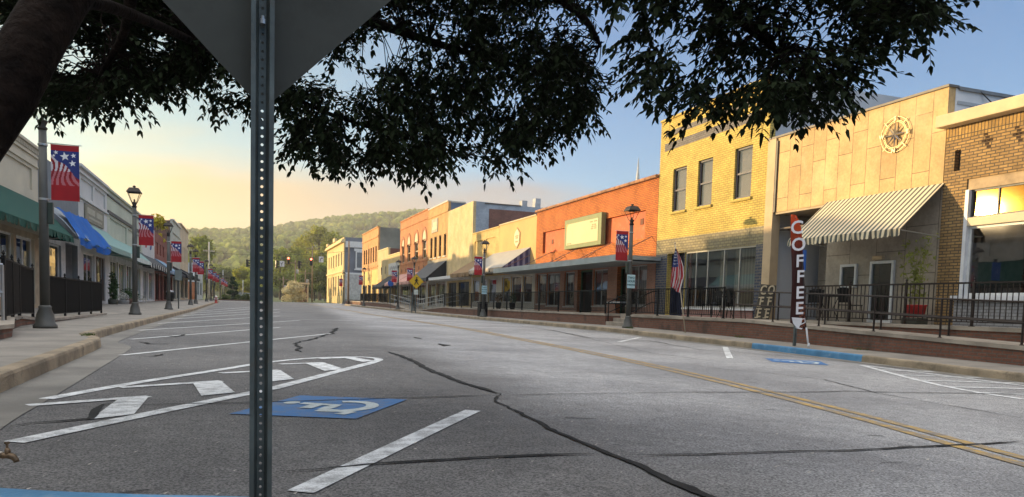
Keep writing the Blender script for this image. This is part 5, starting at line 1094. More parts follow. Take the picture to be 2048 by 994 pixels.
# ================================================================== flags, signs, furniture
# feather flag
dF = 17.9; RX = Vector(RT); UPv = Vector(UP); Fv = Vector(F)
FX = lambda x, y, o=0.: atd(x, y, dF) - Fv*o
t = thing('feather_flag', 'tall brown and orange feather flag reading COFFEE downwards at the kerb', 'flag', tuple(FX(1617, 694)))
poleP = [FX(1617, 694), FX(1615, 676), FX(1612.5, 655), FX(1607, 560), FX(1603, 500), FX(1599, 462), FX(1593.5, 440), FX(1586, 429.5), FX(1580, 432)]
mb = MB(); mb.tube([p for p in poleP[:3]], .021, 8); mb.lathe([(.035, 0), (.03, .04), (.022, .09)], tuple(FX(1617, 694)), 8); mb.build('ground_tube', flat('white_pole', (.62, .62, .62), .4), t, True)
mb = MB(); mb.tube([p-Fv*-.012 for p in smooth_pl([tuple(p) for p in []], 0) or poleP[2:]], .011, 6); mb.build('bent_pole', flat('dark_pole', (.05, .045, .045), .4), t, True)
rightE = [(1593, 430), (1597, 441), (1601, 458), (1604, 480), (1607, 520), (1609.5, 570), (1612, 620), (1614, 664)]
leftE = [(1582, 429), (1580, 438), (1580, 455), (1581, 480), (1583, 520), (1583.5, 570), (1582, 620), (1581.5, 645)]
def lerpL(L, v):
    f_ = v*(len(L)-1); i = min(int(f_), len(L)-2); k = f_-i; return (L[i][0]+(L[i+1][0]-L[i][0])*k, L[i][1]+(L[i+1][1]-L[i][1])*k)
def ff(u, v):
    a, b = lerpL(leftE, v), lerpL(rightE, v); return FX(a[0]+(b[0]-a[0])*u, a[1]+(b[1]-a[1])*u, .02*math.sin(u*5+v*11)+.03*math.sin(v*5))
fm, nt, p = base('feather_cloth', .75, 0, .2); v_ = coords(nt); s_ = nt.nodes.new('ShaderNodeSeparateXYZ'); nt.links.new(v_, s_.inputs[0])
c_ = mixc(nt, mapr(nt, s_.outputs[2], 2.0, 2.9), (.045, .014, .012), (.50, .06, .012)); nt.links.new(c_, p.inputs['Base Color'])
fbr = flat('feather_bronze', (.20, .06, .025), .7)
def fmat(u, v): return 1 if (v > .80 and u > .55 and (u*3+v*26) % 1 < .45) else 0
mb = MB(); mb.grid(ff, 16, 70, fmat); mb.build('sail', [fm, fbr], t, True)
fwh = flat('feather_white', (.66, .65, .66), .7)
for ch, x, y, s_ in (('C', 1590.5, 457, .44), ('O', 1594, 491, .43), ('F', 1596, 524, .41), ('F', 1597.5, 555, .41), ('E', 1596.5, 587, .41), ('E', 1595.5, 618, .41)):
    mb = MB(); mb.text(ch, s_, FX(x, y, .075), (RX*.98-UPv*(-.05)).normalized(), (UPv+RX*-.04).normalized(), .003, 0, .007, .08); mb.build('letter', fwh, t)
cupo = FX(1592, 645, .075); mb = MB(); C2 = lambda a, b: cupo + RX*a + UPv*b
mb.prism([C2(-.13, .12), C2(.12, .10), C2(.10, -.03), C2(.04, -.12), C2(-.02, -.12), C2(-.10, -.02)], Fv*-.004); mb.tube([C2(.11, .07), C2(.18, .09), C2(.19, .0), C2(.09, -.05)], .012, 6); mb.prism([C2(-.06, -.13), C2(.10, -.17), C2(.13, -.14), C2(.03, -.12)], Fv*-.004); mb.build('cup_emblem', fwh, t)

# stars and stripes on a leaning pole
dU = 24.3; UXp = lambda x, y, o=0.: atd(x, y, dU) - Fv*o
t = thing('national_flag', 'stars and stripes flag drooping from a pale pole that leans from the kerb', 'flag', tuple(UXp(1371, 669)))
mb = MB(); mb.tube([UXp(1371, 669), UXp(1362, 590), UXp(1350, 488)], [.019, .018, .014], 8); mb.lathe([(.012, 0), (.026, .02), (.02, .045), (.004, .06)], tuple(UXp(1350, 488)), 8); mb.build('pole', flat('pale_wood_pole', (.50, .42, .30), .6), t, True)
uw, ur, ub, us_ = flat('flag_white', (.55, .52, .50), .8), flat('flag_red', (.36, .02, .03), .8), flat('flag_blue', (.03, .05, .16), .8), flat('flag_star', (.7, .7, .7), .8)
Lf = [(1350, 497), (1347, 515), (1344, 535), (1341, 553), (1339, 570)]; Rf = [(1352, 497), (1360, 514), (1366, 533), (1367, 553), (1358, 587)]
def uf(u, v):
    a, b = lerpL(Lf, v), lerpL(Rf, v); x = a[0]+(b[0]-a[0])*u; y = a[1]+(b[1]-a[1])*u; return UXp(x, y, .03+.09*v*math.sin(u*13+v*2)+.02*math.sin(u*29))
mb = MB(); mb.grid(uf, 26, 30, lambda u, v: 2 if (v < .5 and u < .55) else (1 if (int((u+.08*v)*9.5)) % 2 == 0 else 0))
for i in range(4):
    for j in range(5):
        c0 = Vector(uf(.08+.12*i, .10+.08*j)) - Fv*.02; mb.face([c0+RX*(.018*(1 if k % 2 == 0 else .45)*math.cos(PI/2+k*PI/5))+UPv*(.018*(1 if k % 2 == 0 else .45)*math.sin(PI/2+k*PI/5)) for k in range(10)], 3)
mb.build('cloth', [uw, ur, ub, us_], t, True)

# leaning COFFEE letter board
dC = 23.9; CXp = lambda x, y, o=0.: atd(x, y, dC) - Fv*o
t = thing('letter_board', 'leaning dark board with raised cream letters CO FF EE stacked in three rows', 'sign', tuple(CXp(1524, 637)))
mb = MB(); mb.prism([CXp(1508, 637), CXp(1538, 639), CXp(1553, 571), CXp(1522, 568)], Fv*.03); mb.build('board', flat('dark_board', (.09, .08, .06), .8), t)
lc = flat('cream_letter', (.60, .50, .33), .6); rx_ = (CXp(1535, 637)-CXp(1510, 636)).normalized(); ux_ = (CXp(1533, 572)-CXp(1521, 636)).normalized()
for ch, x, y in (('C', 1526, 581), ('O', 1542, 581), ('F', 1522, 604), ('F', 1538, 604), ('E', 1517, 626.5), ('E', 1533, 627.5)):
    mb = MB(); o = CXp(x, y, .03); mb.text(ch, .42, o, rx_*.66, ux_, .02, 0, .008)
    if ch in 'FE':      # slab serifs
        for q in ((-.06, .14), (-.06, -.14)): mb.bar(o+rx_*(q[0]-.045)+ux_*q[1], o+rx_*(q[0]+.06)+ux_*q[1], .03, .028, 0, Fv)
    mb.build('letter', lc, t)

# blue sign on its post behind the feather flag
t = thing('sign_post', 'grey steel post with a blue sign hidden behind the feather flag', 'sign post', (12.95, 15.2, zsw(15.2)))
mb = MB(); mb.box(12.92, 12.98, 15.17, 15.23, zsw(15)-.1, 2.35); mb.build('post', steel, t); mb = MB(); mb.box(12.80, 13.12, 15.14, 15.16, 1.75, 2.25); mb.build('sign_plate', flat('blue_sign', (.02, .10, .36), .5), t)
mb = MB(); mb.lathe([(.03, 0), (.03, .004)], (12.95, 15.135, 2.1), 10); mb.bar((12.94, 15.136, 2.06), (12.94, 15.136, 1.95), .03, .004); mb.bar((12.94, 15.136, 1.95), (13.03, 15.136, 1.95), .03, .004); mb.build('symbol', fwh, t)

# parking signs on two right hand lamps
psg = flat('pale_blue_sign', (.40, .58, .62), .5); ink = flat('green_ink', (.02, .10, .11), .6)
def parking_sign(x, y, z, label):
    t = thing('parking_sign', label, 'sign', (x, y, z))
    mb = MB(); mb.box(x-.16, x+.16, y-.004, y+.004, z-.24, z+.24); soft(mb.build('plate', psg, t), .012)
    for k, (tx, s_) in enumerate((('TWO', .105), ('HOUR', .105), ('PARKING', .075))): mb = MB(); mb.text(tx, s_, (x, y-.008, z+.13-.125*k), (1, 0, 0), (0, 0, 1), .001, 0, .003); mb.build('lettering', ink, t)
parking_sign(13.04, 23.88, 1.66, 'pale blue TWO HOUR PARKING sign on the lamp by the concrete steps'); parking_sign(13.04, 41.18, 1.55, 'pale blue TWO HOUR PARKING sign on the lamp by the litter bin')

# pedestrian crossing sign
t = thing('crossing_sign', 'yellow diamond pedestrian crossing sign on a steel post', 'road sign', (12.62, 57.3, g(57)))
mb = MB(); mb.box(12.58, 12.66, 57.3, 57.36, g(57)-.1, 2.95); mb.box(12.28, 12.36, 57.3, 57.36, g(57)-.1, 1.5); mb.build('post', steel, t)
yel = flat('sign_yellow_green', (.55, .36, .015), .45); bk = flat('sign_black', (.012, .012, .012), .5)
mb = MB(); mb.prism([(12.62, 57.27, 2.36-.575), (12.62+.575, 57.27, 2.36), (12.62, 57.27, 2.36+.575), (12.62-.575, 57.27, 2.36)], (0, .012, 0)); mb.build('sign_plate', yel, t)
mb = MB(); q = lambda a, b: (12.62+a, 57.262, 2.36+b)
mb.prism([q(.055*math.cos(a)+.02, .055*math.sin(a)+.27) for a in np.linspace(0, 2*PI, 12)[:-1]], (0, .004, 0))
for a, b, w_ in (((.02, .20), (.01, .0), .11), ((.01, .02), (.13, -.2), .065), ((.13, -.18), (.20, -.24), .05), ((.01, .02), (-.06, -.12), .065), ((-.06, -.12), (-.15, -.26), .06), ((.03, .17), (.16, .04), .05), ((.01, .17), (-.11, .02), .05), ((-.22, -.27), (.22, -.27), .02)): mb.bar(q(*a), q(*b), .006, w_, 0, (1, 0, .001))
mb.build('walker_symbol', bk, t); mb = MB(); mb.box(12.46, 12.78, 57.27, 57.282, 1.35, 1.72); mb.build('lower_plate', flat('pale_plate', (.5, .55, .5), .5), t)
# round blue sign at the far ramp
t = thing('parking_sign', 'small round blue sign on a slim post by the far rising ramp', 'sign', (12.9, 69.5, g(69))); mb = MB(); mb.tube([(12.9, 69.5, g(69)-.1), (12.9, 69.5, 2.5)], .03, 8); mb.build('post', steel, t); mb = MB(); mb.prism([(12.9+.28*math.cos(a), 69.45, 2.45+.28*math.sin(a)) for a in np.linspace(0, 2*PI, 17)[:-1]], (0, .012, 0)); mb.build('sign_plate', flat('blue_sign', (.02, .10, .36), .5), t)
t = thing('signpost', 'slim grey post with small sign plate seen edge on along the shaded pavement', 'sign post', (-3.3, 45, 0)); mb = MB(); mb.box(-3.33, -3.27, 44.97, 45.03, -.05, 2.15); mb.build('post', lampm, t); mb = MB(); mb.box(-3.48, -3.12, 44.93, 44.96, 1.55, 2.1); mb.build('sign_plate', flat('grey_green_sign', (.16, .19, .18), .6), t)

# litter bin, patio furniture, benches, pots
t = thing('litter_bin', 'square black litter bin beside the second lamp on the sunny side', 'bin', (13.35, 42.4, 0)); mb = MB(); mb.prism([(13.1, 42.15, 0), (13.6, 42.15, 0), (13.6, 42.65, 0), (13.1, 42.65, 0)], (0, 0, .78)); soft(mb.build('body', blk, t), .03); mb = MB(); mb.box(13.07, 13.63, 42.12, 42.68, .79, .86); soft(mb.build('lid', blk, t), .03)
def chair(label, x, y, z, rz, group):
    t = thing('patio_chair', label, 'chair', (x, y, z), group); R_ = Matrix.Rotation(rz, 3, 'Z'); V = lambda a, b, c: Vector((x, y, z)) + R_ @ Vector((a, b, c))
    for a, b in ((-.2, -.2), (.2, -.2)): mb = MB(); mb.tube([V(a*1.15, b*1.2, 0), V(a, b, .44), V(a*.95, b-.02, .46)], .013, 6); mb.build('leg', blk, t)
    for a, b in ((-.2, .2), (.2, .2)): mb = MB(); mb.tube([V(a*1.15, b*1.25, 0), V(a, b, .44), V(a, b+.10, .9)], .013, 6); mb.build('leg', blk, t)
    mb = MB(); mb.prism([V(-.22, -.22, .44), V(.22, -.22, .44), V(.22, .21, .44), V(-.22, .21, .44)], (0, 0, .025)); mb.build('seat', blk, t)
    mb = MB(); mb.prism([V(-.19, .225, .52), V(.19, .225, .52), V(.20, .29, .88), V(.1, .31, .93), V(-.1, .31, .93), V(-.20, .29, .88)], R_ @ Vector((0, .015, 0))); mb.build('backrest', blk, t)
def table(label, x, y, z, r=.33, h=.72):
    t = thing('patio_table', label, 'table', (x, y, z)); mb = MB(); mb.lathe([(r, 0), (r, .02), (r-.01, .03)], (x, y, z+h-.03), 20); mb.build('tabletop', blk, t)
    for i in range(4): a = PI/4+i*PI/2; mb = MB(); mb.tube([(x+r*.85*math.cos(a), y+r*.85*math.sin(a), z), (x+r*.35*math.cos(a), y+r*.35*math.sin(a), z+h*.5), (x+r*.75*math.cos(a), y+r*.75*math.sin(a), z+h-.03)], .012, 6); mb.build('leg', blk, t)
chair('black patio chair nearest the letter board before the yellow building', 15.15, 20.6, .47, rad(70), 'black patio chairs'); table('small black patio table before the yellow building window', 15.3, 21.4, .47); chair('black patio chair farther from the letter board before the yellow building', 15.3, 22.2, .47, rad(-80), 'black patio chairs')
chair('black patio chair at the bistro table beside the entrance recess', 15.7, 17.75, .50, rad(-60), 'black patio chairs'); table('round black bistro table below the striped awning', 15.65, 17.05, .50); chair('black patio chair at the bistro table below the small windows', 15.7, 16.3, .50, rad(95), 'black patio chairs')
t = thing('park_bench', 'black metal bench with pale patterned cushion before the orange store', 'bench', (15.6, 29.6, .47))
for dy in (-.7, .7): mb = MB(); mb.tube([(15.3, 29.6+dy, .47), (15.32, 29.6+dy, .9), (15.75, 29.6+dy, .9)], .02, 6); mb.tube([(15.85, 29.6+dy, .47), (15.8, 29.6+dy, .92), (15.9, 29.6+dy, 1.3)], .02, 6); mb.tube([(15.3, 29.6+dy, 1.1), (15.85, 29.6+dy, 1.12)], .02, 6); mb.tube([(15.31, 29.6+dy, .9), (15.3, 29.6+dy, 1.1)], .02, 6); mb.build('end_frame', blk, t)
mb = MB(); [mb.box(15.3+.1*i, 15.37+.1*i, 28.85, 30.35, .9, .925) for i in range(5)]; mb.box(15.3, 15.78, 29.55, 29.6, .885, .9); mb.build('seat', blk, t); mb = MB(); [mb.bar((15.81+.02*i, 28.85, 1.0+.08*i), (15.81+.02*i, 30.35, 1.0+.08*i), .015, .05) for i in range(4)]; mb.bar((15.83, 29.6, .95), (15.9, 29.6, 1.27), .02, .04); mb.build('backrest', blk, t)
mb = MB(); mb.box(15.32, 15.8, 28.95, 30.25, .926, .99); soft(mb.build('cushion', plain('patterned_cushion', (.42, .42, .40), .9, 0, .6, 9), t), .02)
def leaf_cloud(mb, c, rad_, n, size, rr, m=0, flatten=1.):
    for _ in range(n):
        d = Vector((rr.gauss(0, 1), rr.gauss(0, 1), rr.gauss(0, 1))).normalized()*(rr.random()**.45); p = Vector(c)+Vector((d.x*rad_[0], d.y*rad_[1], d.z*rad_[2]))
        a = Vector((rr.gauss(0, 1), rr.gauss(0, 1), rr.gauss(0, 1)*flatten)).normalized(); b = a.orthogonal().normalized(); b = Matrix.Rotation(rr.random()*6.28, 3, a) @ b; s_ = size*rr.uniform(.6, 1.3)
        mb.face([p-a*s_, p+b*s_*.45, p+a*s_, p-b*s_*.45], m)
def foliage(name, col, var=.4, scale=1.2, trans=.25, rough=.6):
    if name in MATS: return MATS[name]
    m, nt, p = base(name, rough, 0, .12); v = coords(nt); a = noise(nt, v, scale, 4); b = noise(nt, v, scale*9, 2)
    f = mth(nt, 'ADD', mth(nt, 'MULTIPLY', a, .6), mth(nt, 'MULTIPLY', b, .4)); cc = mixc(nt, mapr(nt, f, .35, .65), tuple(c*(1-var) for c in col), tuple(c*(1+var) for c in col)); nt.links.new(cc, p.inputs['Base Color'])
    if trans:
        tr = nt.nodes.new('ShaderNodeBsdfTranslucent'); nt.links.new(cc, tr.inputs[0]); mx = nt.nodes.new('ShaderNodeMixShader'); mx.inputs[0].default_value = trans; nt.links.new(p.outputs[0], mx.inputs[1]); nt.links.new(tr.outputs[0], mx.inputs[2]); nt.links.new(mx.outputs[0], nt.nodes['Material Output'].inputs[0])
    MATS[name] = m; return m
rr = random.Random(11)
t = thing('potted_plant', 'slender bamboo in a red and dark planter below the striped awning', 'plant', (15.7, 14.15, .50))
mb = MB(); mb.prism([(15.5, 13.95, .5), (15.9, 13.95, .5), (15.9, 14.4, .5), (15.5, 14.4, .5)], (0, 0, .16)); soft(mb.build('pot_base', flat('dark_pot', (.05, .05, .035), .6), t), .02)
mb = MB(); mb.lathe([(.20, .17), (.25, .45), (.27, .47), (.25, .48), (.22, .44)], (15.7, 14.17, .5), 18); mb.build('pot', flat('red_pot', (.45, .02, .02), .4), t, True)
mb = MB(); fo = MB()
for i in range(9):
    a = rr.uniform(0, 6.28); bx_, by_ = 15.7+.1*math.cos(a), 14.17+.1*math.sin(a); h_ = rr.uniform(1.1, 1.75); ln = Vector((rr.uniform(-.15, .15), rr.uniform(-.35, .45), 0)); P_ = [Vector((bx_, by_, .9))+ln*(k/5)**1.5+Vector((0, 0, h_*k/5)) for k in range(6)]
    mb.tube(P_, [.008, .008, .007, .006, .005, .003], 5)
    for k in range(1, 6): leaf_cloud(fo, P_[k], (.15, .2, .12), 8, .06, rr)
mb.build('stem', flat('cane', (.22, .20, .07), .6), t); fo.build('foliage', foliage('bamboo_leaf', (.24, .26, .06), .35, 3, .4), t)
# things before the shaded shopfronts
cream_w = flat('cream_bench_paint', (.48, .45, .38), .6)
t = thing('park_bench', 'cream slatted bench against the shaded shopfront beyond the second lamp', 'bench', (-6.2, 53.5, 0))
for dy in (-.75, .75): mb = MB(); mb.box(-5.95, -5.9, 53.47+dy, 53.53+dy, .03, .62); mb.box(-6.45, -6.4, 53.47+dy, 53.53+dy, .03, .95); mb.box(-6.4, -5.95, 53.47+dy, 53.53+dy, .40, .45); mb.box(-6.45, -5.9, 53.465+dy, 53.535+dy, .62, .66); mb.build('end_frame', cream_w, t)
mb = MB(); [mb.box(-6.38+.115*i, -6.28+.115*i, 52.75, 54.25, .451, .475) for i in range(4)]; mb.box(-6.35, -5.95, 53.4, 53.5, .43, .451); mb.build('seat', cream_w, t); mb = MB(); [mb.box(-6.40, -6.375, 52.75, 54.25, .58+.1*i, .66+.1*i) for i in range(4)]; mb.box(-6.41, -6.401, 53.4, 53.5, .5, .94); mb.build('backrest', cream_w, t)
def pot(label, x, y, z, r, h, pc, n, col, lr, lh, size=.07, name='potted_plant'):
    t = thing(name, label, 'plant', (x, y, z)); mb = MB(); mb.lathe([(r*.7, 0), (r*.95, h*.5), (r, h), (r*.9, h+.02), (r*.85, h-.04)], (x, y, z), 14); mb.build('pot', pc, t, True); mb = MB(); leaf_cloud(mb, (x, y, z+h+lh*.8), (lr, lr, lh), n, size, rr); mb.build('foliage', col, t)
gf = foliage('pot_leaf', (.045, .09, .03), .4, 3); pot('leafy plant in a brown half barrel by the shaded white column', -6.3, 48.9, 0, .42, .45, flat('barrel_brown', (.10, .05, .03), .7), 260, gf, .4, .35); pot('white flowering plant in a low tub next to the brown half barrel', -6.35, 47.6, 0, .3, .35, flat('grey_tub', (.2, .2, .19), .7), 200, foliage('white_bloom', (.5, .5, .46), .3, 5), .3, .25); pot('tall spiky green plant before the recessed brown shop window', -6.5, 45.0, 0, .25, .4, flat('dark_pot', (.05, .05, .035), .6), 260, gf, .22, .85, .12)
pot('small shrub in a tub beside the cream slatted bench', -6.3, 51.6, 0, .28, .35, flat('grey_tub', (.2, .2, .19), .7), 160, gf, .3, .3); pot('dark urn plant before the buff shop window', 15.75, 43.9, .47, .2, .4, blk, 150, gf, .25, .35); pot('second dark urn plant nearer the brown awning', 15.75, 46.6, .47, .2, .4, blk, 150, foliage('dry_leaf', (.2, .10, .03), .4, 3), .25, .35)
t = thing('barrel_grill', 'black barrel grill with pale lid outside the low red brick front', 'grill', (-6.0, 72.5, g(72))); mb = MB(); mb.lathe([(.26, .1), (.33, .45), (.33, .85), (.30, .9)], (-6, 72.5, g(72)), 14); mb.lathe([(.2, 0), (.2, .11)], (-6, 72.5, g(72)), 10); mb.build('body', blk, t, True); mb = MB(); mb.lathe([(.34, .9), (.30, 1.02), (.05, 1.1), (.03, 1.14)], (-6, 72.5, g(72)), 14); mb.build('lid', flat('pale_lid', (.4, .4, .42), .4, .4), t, True)
t = thing('fire_hydrant', 'red fire hydrant with white cap at the end of the shaded pavement', 'hydrant', (-2.36, 76.5, g(76))); z0 = g(76)
mb = MB(); mb.lathe([(.16, 0), (.16, .05), (.11, .07), (.11, .48), (.14, .5), (.14, .54)], (-2.36, 76.5, z0), 14); mb.build('barrel', flat('hydrant_red', (.36, .03, .02), .5), t, True); mb = MB(); mb.lathe([(.14, .541), (.12, .62), (.06, .70), (.03, .71), (.03, .76)], (-2.36, 76.5, z0), 14); mb.build('cap', flat('hydrant_white', (.55, .52, .50), .5), t, True)
for dx, dy in ((.15, 0), (-.15, 0), (0, -.16)): mb = MB(); mb.tube([(-2.36+dx*.6, 76.5+dy*.6, z0+.40), (-2.36+dx*1.3, 76.5+dy*1.3, z0+.40)], .06, 10); mb.build('outlet', flat('hydrant_white', (.55, .52, .50), .5), t)

# ================================================================== the junction: poles, wires, signals, far things
wood = plain('weathered_pole_wood', (.20, .15, .10), .9, 0, .2, 1.5)
def pole(label, x, Y, ztop, arms=(), can=False, m=None, r=.15, name='utility_pole'):
    z = g(Y)-.4; t = thing(name, label, 'pole', (x, Y, z)); mb = MB(); mb.tube([(x, Y, z), (x, Y, ztop)], [r, r*.7], 10); mb.build('shaft', m or wood, t, True)
    for za, w_ in arms: mb = MB(); mb.box(x-w_/2, x+w_/2, Y-.2, Y-.1, za-.06, za+.06); [mb.lathe([(.04, 0), (.05, .05), (.03, .12)], (x+w_*k, Y-.15, za+.055), 6) for k in (-.45, -.25, .25, .45)]; mb.build('crossarm', m or wood, t)
    if can: mb = MB(); mb.lathe([(.22, 0), (.24, .05), (.24, .75), (.2, .8)], (x+.38, Y-.1, ztop-2.6), 12); mb.tube([(x, Y, ztop-2.3), (x+.2, Y-.05, ztop-2.3)], .04, 6); mb.build('transformer', flat('can_grey', (.35, .35, .34), .5), t, True)
    return t
def at(x, y, Y): return onY(x, y, Y)
pp = at(698, 482, 106); pole('tall wooden pole at the corner before the slate side wall', pp.x, 106, pp.z, m=wood)
q_ = at(418, 484, 118); pole('tall pale pole with lamp brackets beyond the last shaded shop', q_.x, 118, q_.z, ((q_.z-1.3, 1.6),), m=plain('pale_pole', (.42, .38, .30), .7))
for (x, y, Y, arms, can, lb) in ((625, 492, 150, 1, 0, 'tall brown wooden pole right of the red signals'), (591, 520, 150, 1, 1, 'wooden pole with crossarm and transformer beyond the pale bush'), (611, 540, 152, 1, 1, 'wooden pole with grey transformer next to the porch frame'), (567, 553, 160, 1, 1, 'small wooden pole with transformer left of the pale bush')):
    a = at(x, y, Y); pole(lb, a.x, Y, a.z, ((a.z-.6, 2.2),) if arms else (), bool(can))
a = at(452, 500, 150); pole('slim grey pole left of the dark conifer', at(446, 540, 150).x, 150, at(446, 540, 150).z, m=flat('pole_grey', (.30, .32, .33), .5), r=.1)
a = at(486, 560, 150); pole('slim grey pole above the parked cars', a.x, 150, a.z, m=flat('pole_grey', (.30, .32, .33), .5), r=.1)
wire = flat('wire', (.03, .03, .03), .6)
def cable(label, a, b, sag, name='overhead_wire', r=.018):
    a, b = Vector(a), Vector(b); mb = MB(); mb.tube([a.lerp(b, i/14)-Vector((0, 0, sag*4*(i/14)*(1-i/14))) for i in range(15)], r, 5); tag(mb.build(name, wire), label, 'wire')
sA = Vector((q_.x, 118, 7.2)); sB = Vector((pp.x, 106, 7.6)); cable('span wire carrying the traffic signals across the junction', sA, sB, .45, r=.022)
def onspan(x):
    best = min((sA.lerp(sB, i/200)-Vector((0, 0, .45*4*(i/200)*(1-i/200))) for i in range(201)), key=lambda p: abs(px_of(p)-x)); return best
def px_of(p):
    v = p-Vector((0, 0, CZ)); d = v.dot(F); return CX+FPX*v.dot(RT)/d
sy = flat('signal_yellow', (.42, .22, .02), .5); sb_ = flat('signal_black', (.015, .015, .015), .5)
def signal(x, ytop, label, red=False, yellowcase=False, rz=0.):
    p = onspan(x); zt = at(x, ytop, p.y).z; t = thing('traffic_signal', label, 'traffic light', (p.x, p.y, zt-1.05), 'traffic signals on the span wire'); mb = MB(); mb.box(p.x-.012, p.x+.012, p.y-.012, p.y+.012, zt, p.z); mb.build('hanger', wire, t)
    R_ = Matrix.Rotation(rz, 3, 'Z'); c = Vector((p.x, p.y, zt)); V = lambda a, b, e: c + R_ @ Vector((a, b, e)); mb = MB(); mb.prism([V(-.18, -.1, -1.06), V(.18, -.1, -1.06), V(.18, .12, -1.06), V(-.18, .12, -1.06)], (0, 0, 1.06)); mb.build('housing', sy if yellowcase else sb_, t)
    if yellowcase: mb = MB(); mb.prism([V(-.15, -.105, -1.03), V(.15, -.105, -1.03), V(.15, -.10, -1.03), V(-.15, -.10, -1.03)], (0, 0, 1.0)); mb.build('face', sb_, t)
    for k in range(3):
        cz = -.18-.35*k; mb = MB(); n = 14; mb.prism([V(.125*math.cos(a_), -.112, cz+.125*math.sin(a_)) for a_ in np.linspace(0, 2*PI, n+1)[:-1]], R_ @ Vector((0, .005, 0)))
        lm = emit('red_signal_light', (1, .10, .05), 6) if (k == 0 and red) else flat('dark_lens_%d' % k, ((.06, .01, .01), (.07, .05, .01), (.01, .05, .03))[k], .3); ln_ = mb.build('lens', lm, t)
        mb = MB(); aa = np.linspace(rad(-10), rad(190), 9)
        for a_, b_ in zip(aa[:-1], aa[1:]): mb.face([V(.14*math.cos(a_), -.11, cz+.14*math.sin(a_)), V(.14*math.cos(b_), -.11, cz+.14*math.sin(b_)), V(.14*math.cos(b_), -.32, cz+.14*math.sin(b_)-.02), V(.14*math.cos(a_), -.32, cz+.14*math.sin(a_)-.02)])
        mb.build('visor', sb_, t)
signal(495, 519, 'traffic signal facing sideways, leftmost on the span wire beside the steel post', rz=rad(70)); signal(505, 521, 'traffic signal half hidden by the steel post on its left', rz=rad(100)); signal(553, 521, 'dark traffic signal just right of the steel post', rz=rad(110))
signal(577, 514, 'red lit traffic signal in a yellow case', True, True); signal(598, 522, 'unlit traffic signal between the two red ones', rz=rad(110)); signal(623, 516, 'red lit traffic signal in a black case', True)
def spansign(x, ytop, h, label, kind):
    p = onspan(x); zt = at(x, ytop, p.y).z; t = thing('lane_sign', label, 'road sign', (p.x, p.y, zt-h)); mb = MB(); mb.box(p.x-.31, p.x+.31, p.y-.01, p.y+.01, zt-h, zt); mb.box(p.x-.01, p.x+.01, p.y-.008, p.y+.008, zt, p.z); mb.build('sign_plate', flat('white_sign', (.62, .63, .62), .5), t)
    mb = MB(); q = lambda a, b: (p.x+a, p.y-.014, zt-h/2+b)
    L = [((-.05, -.28), (-.05, .02)), ((-.05, .02), (.10, .14)), ((.10, .14), (.10, .26)), ((-.05, .0), (-.2, .1)), ((.02, .20), (.18, .20))] if kind else [((-.14, -.28), (-.12, .0)), ((-.12, .0), (-.02, .16)), ((-.02, .16), (.16, .18)), ((.08, .28), (.20, .16)), ((.08, .08), (.20, .18))]
    for a_, b_ in L: mb.bar(q(*a_), q(*b_), .006, .075, 0, (.01, 0, 1) if False else (1, 0, .01))
    mb.build('arrow', sb_, t)
spansign(564, 522, .78, 'white lane sign with black forked arrow beside the yellow cased signal', True); spansign(642, 513, .80, 'white lane sign with black curved arrow right of the last red signal', False)
cable('sagging service wire between the small wooden pole and the transformer pole', at(570, 575, 159), at(591, 545, 150), .5); cable('service wire dropping from the tall brown pole to the porch frame', at(625, 552, 150), at(596, 588, 148), .1); cable('second service wire dropping from the tall brown pole', at(625, 560, 150), at(600, 588, 148), .1); cable('overhead wire from the corner pole to the cream corner building', at(698, 500, 106), at(664, 512, 140), .3); cable('upper wire between the two poles behind the red signals', at(591, 524, 150), at(625, 522, 150), .2)
# porch frame, far things
t = thing('porch_frame', 'pale timber porch frame beside the pale flowering bush', 'porch', (at(605, 598, 147).x, 147, g(147))); a, b = at(596, 568, 147), at(616, 568, 147)
for x in (a.x, b.x): mb = MB(); mb.box(x-.1, x+.1, 146.9, 147.1, g(147)-.3, a.z); mb.build('post', flat('pale_timber', (.50, .40, .26), .8), t)
mb = MB(); mb.box(a.x-.3, b.x+.3, 146.8, 149, a.z+.001, a.z+.3); mb.build('beam', flat('pale_timber', (.50, .40, .26), .8), t)
t = thing('low_building', 'small red sided shed behind the porch frame', 'shed', (at(606, 598, 153).x, 153, g(153))); a, b = at(597, 598, 153), at(614, 575, 153); mb = MB(); mb.box(a.x, b.x, 153, 157, 0, b.z); mb.build('wall', plain('shed_red', (.25, .12, .10), .8), t); mb = MB(); mb.prism([(a.x-.2, 152.8, b.z), (b.x+.2, 152.8, b.z), ((a.x+b.x)/2, 152.8, b.z+.7)], (0, 4.4, 0)); mb.build('roof', flat('roof_tar', (.06, .06, .062), .9), t)
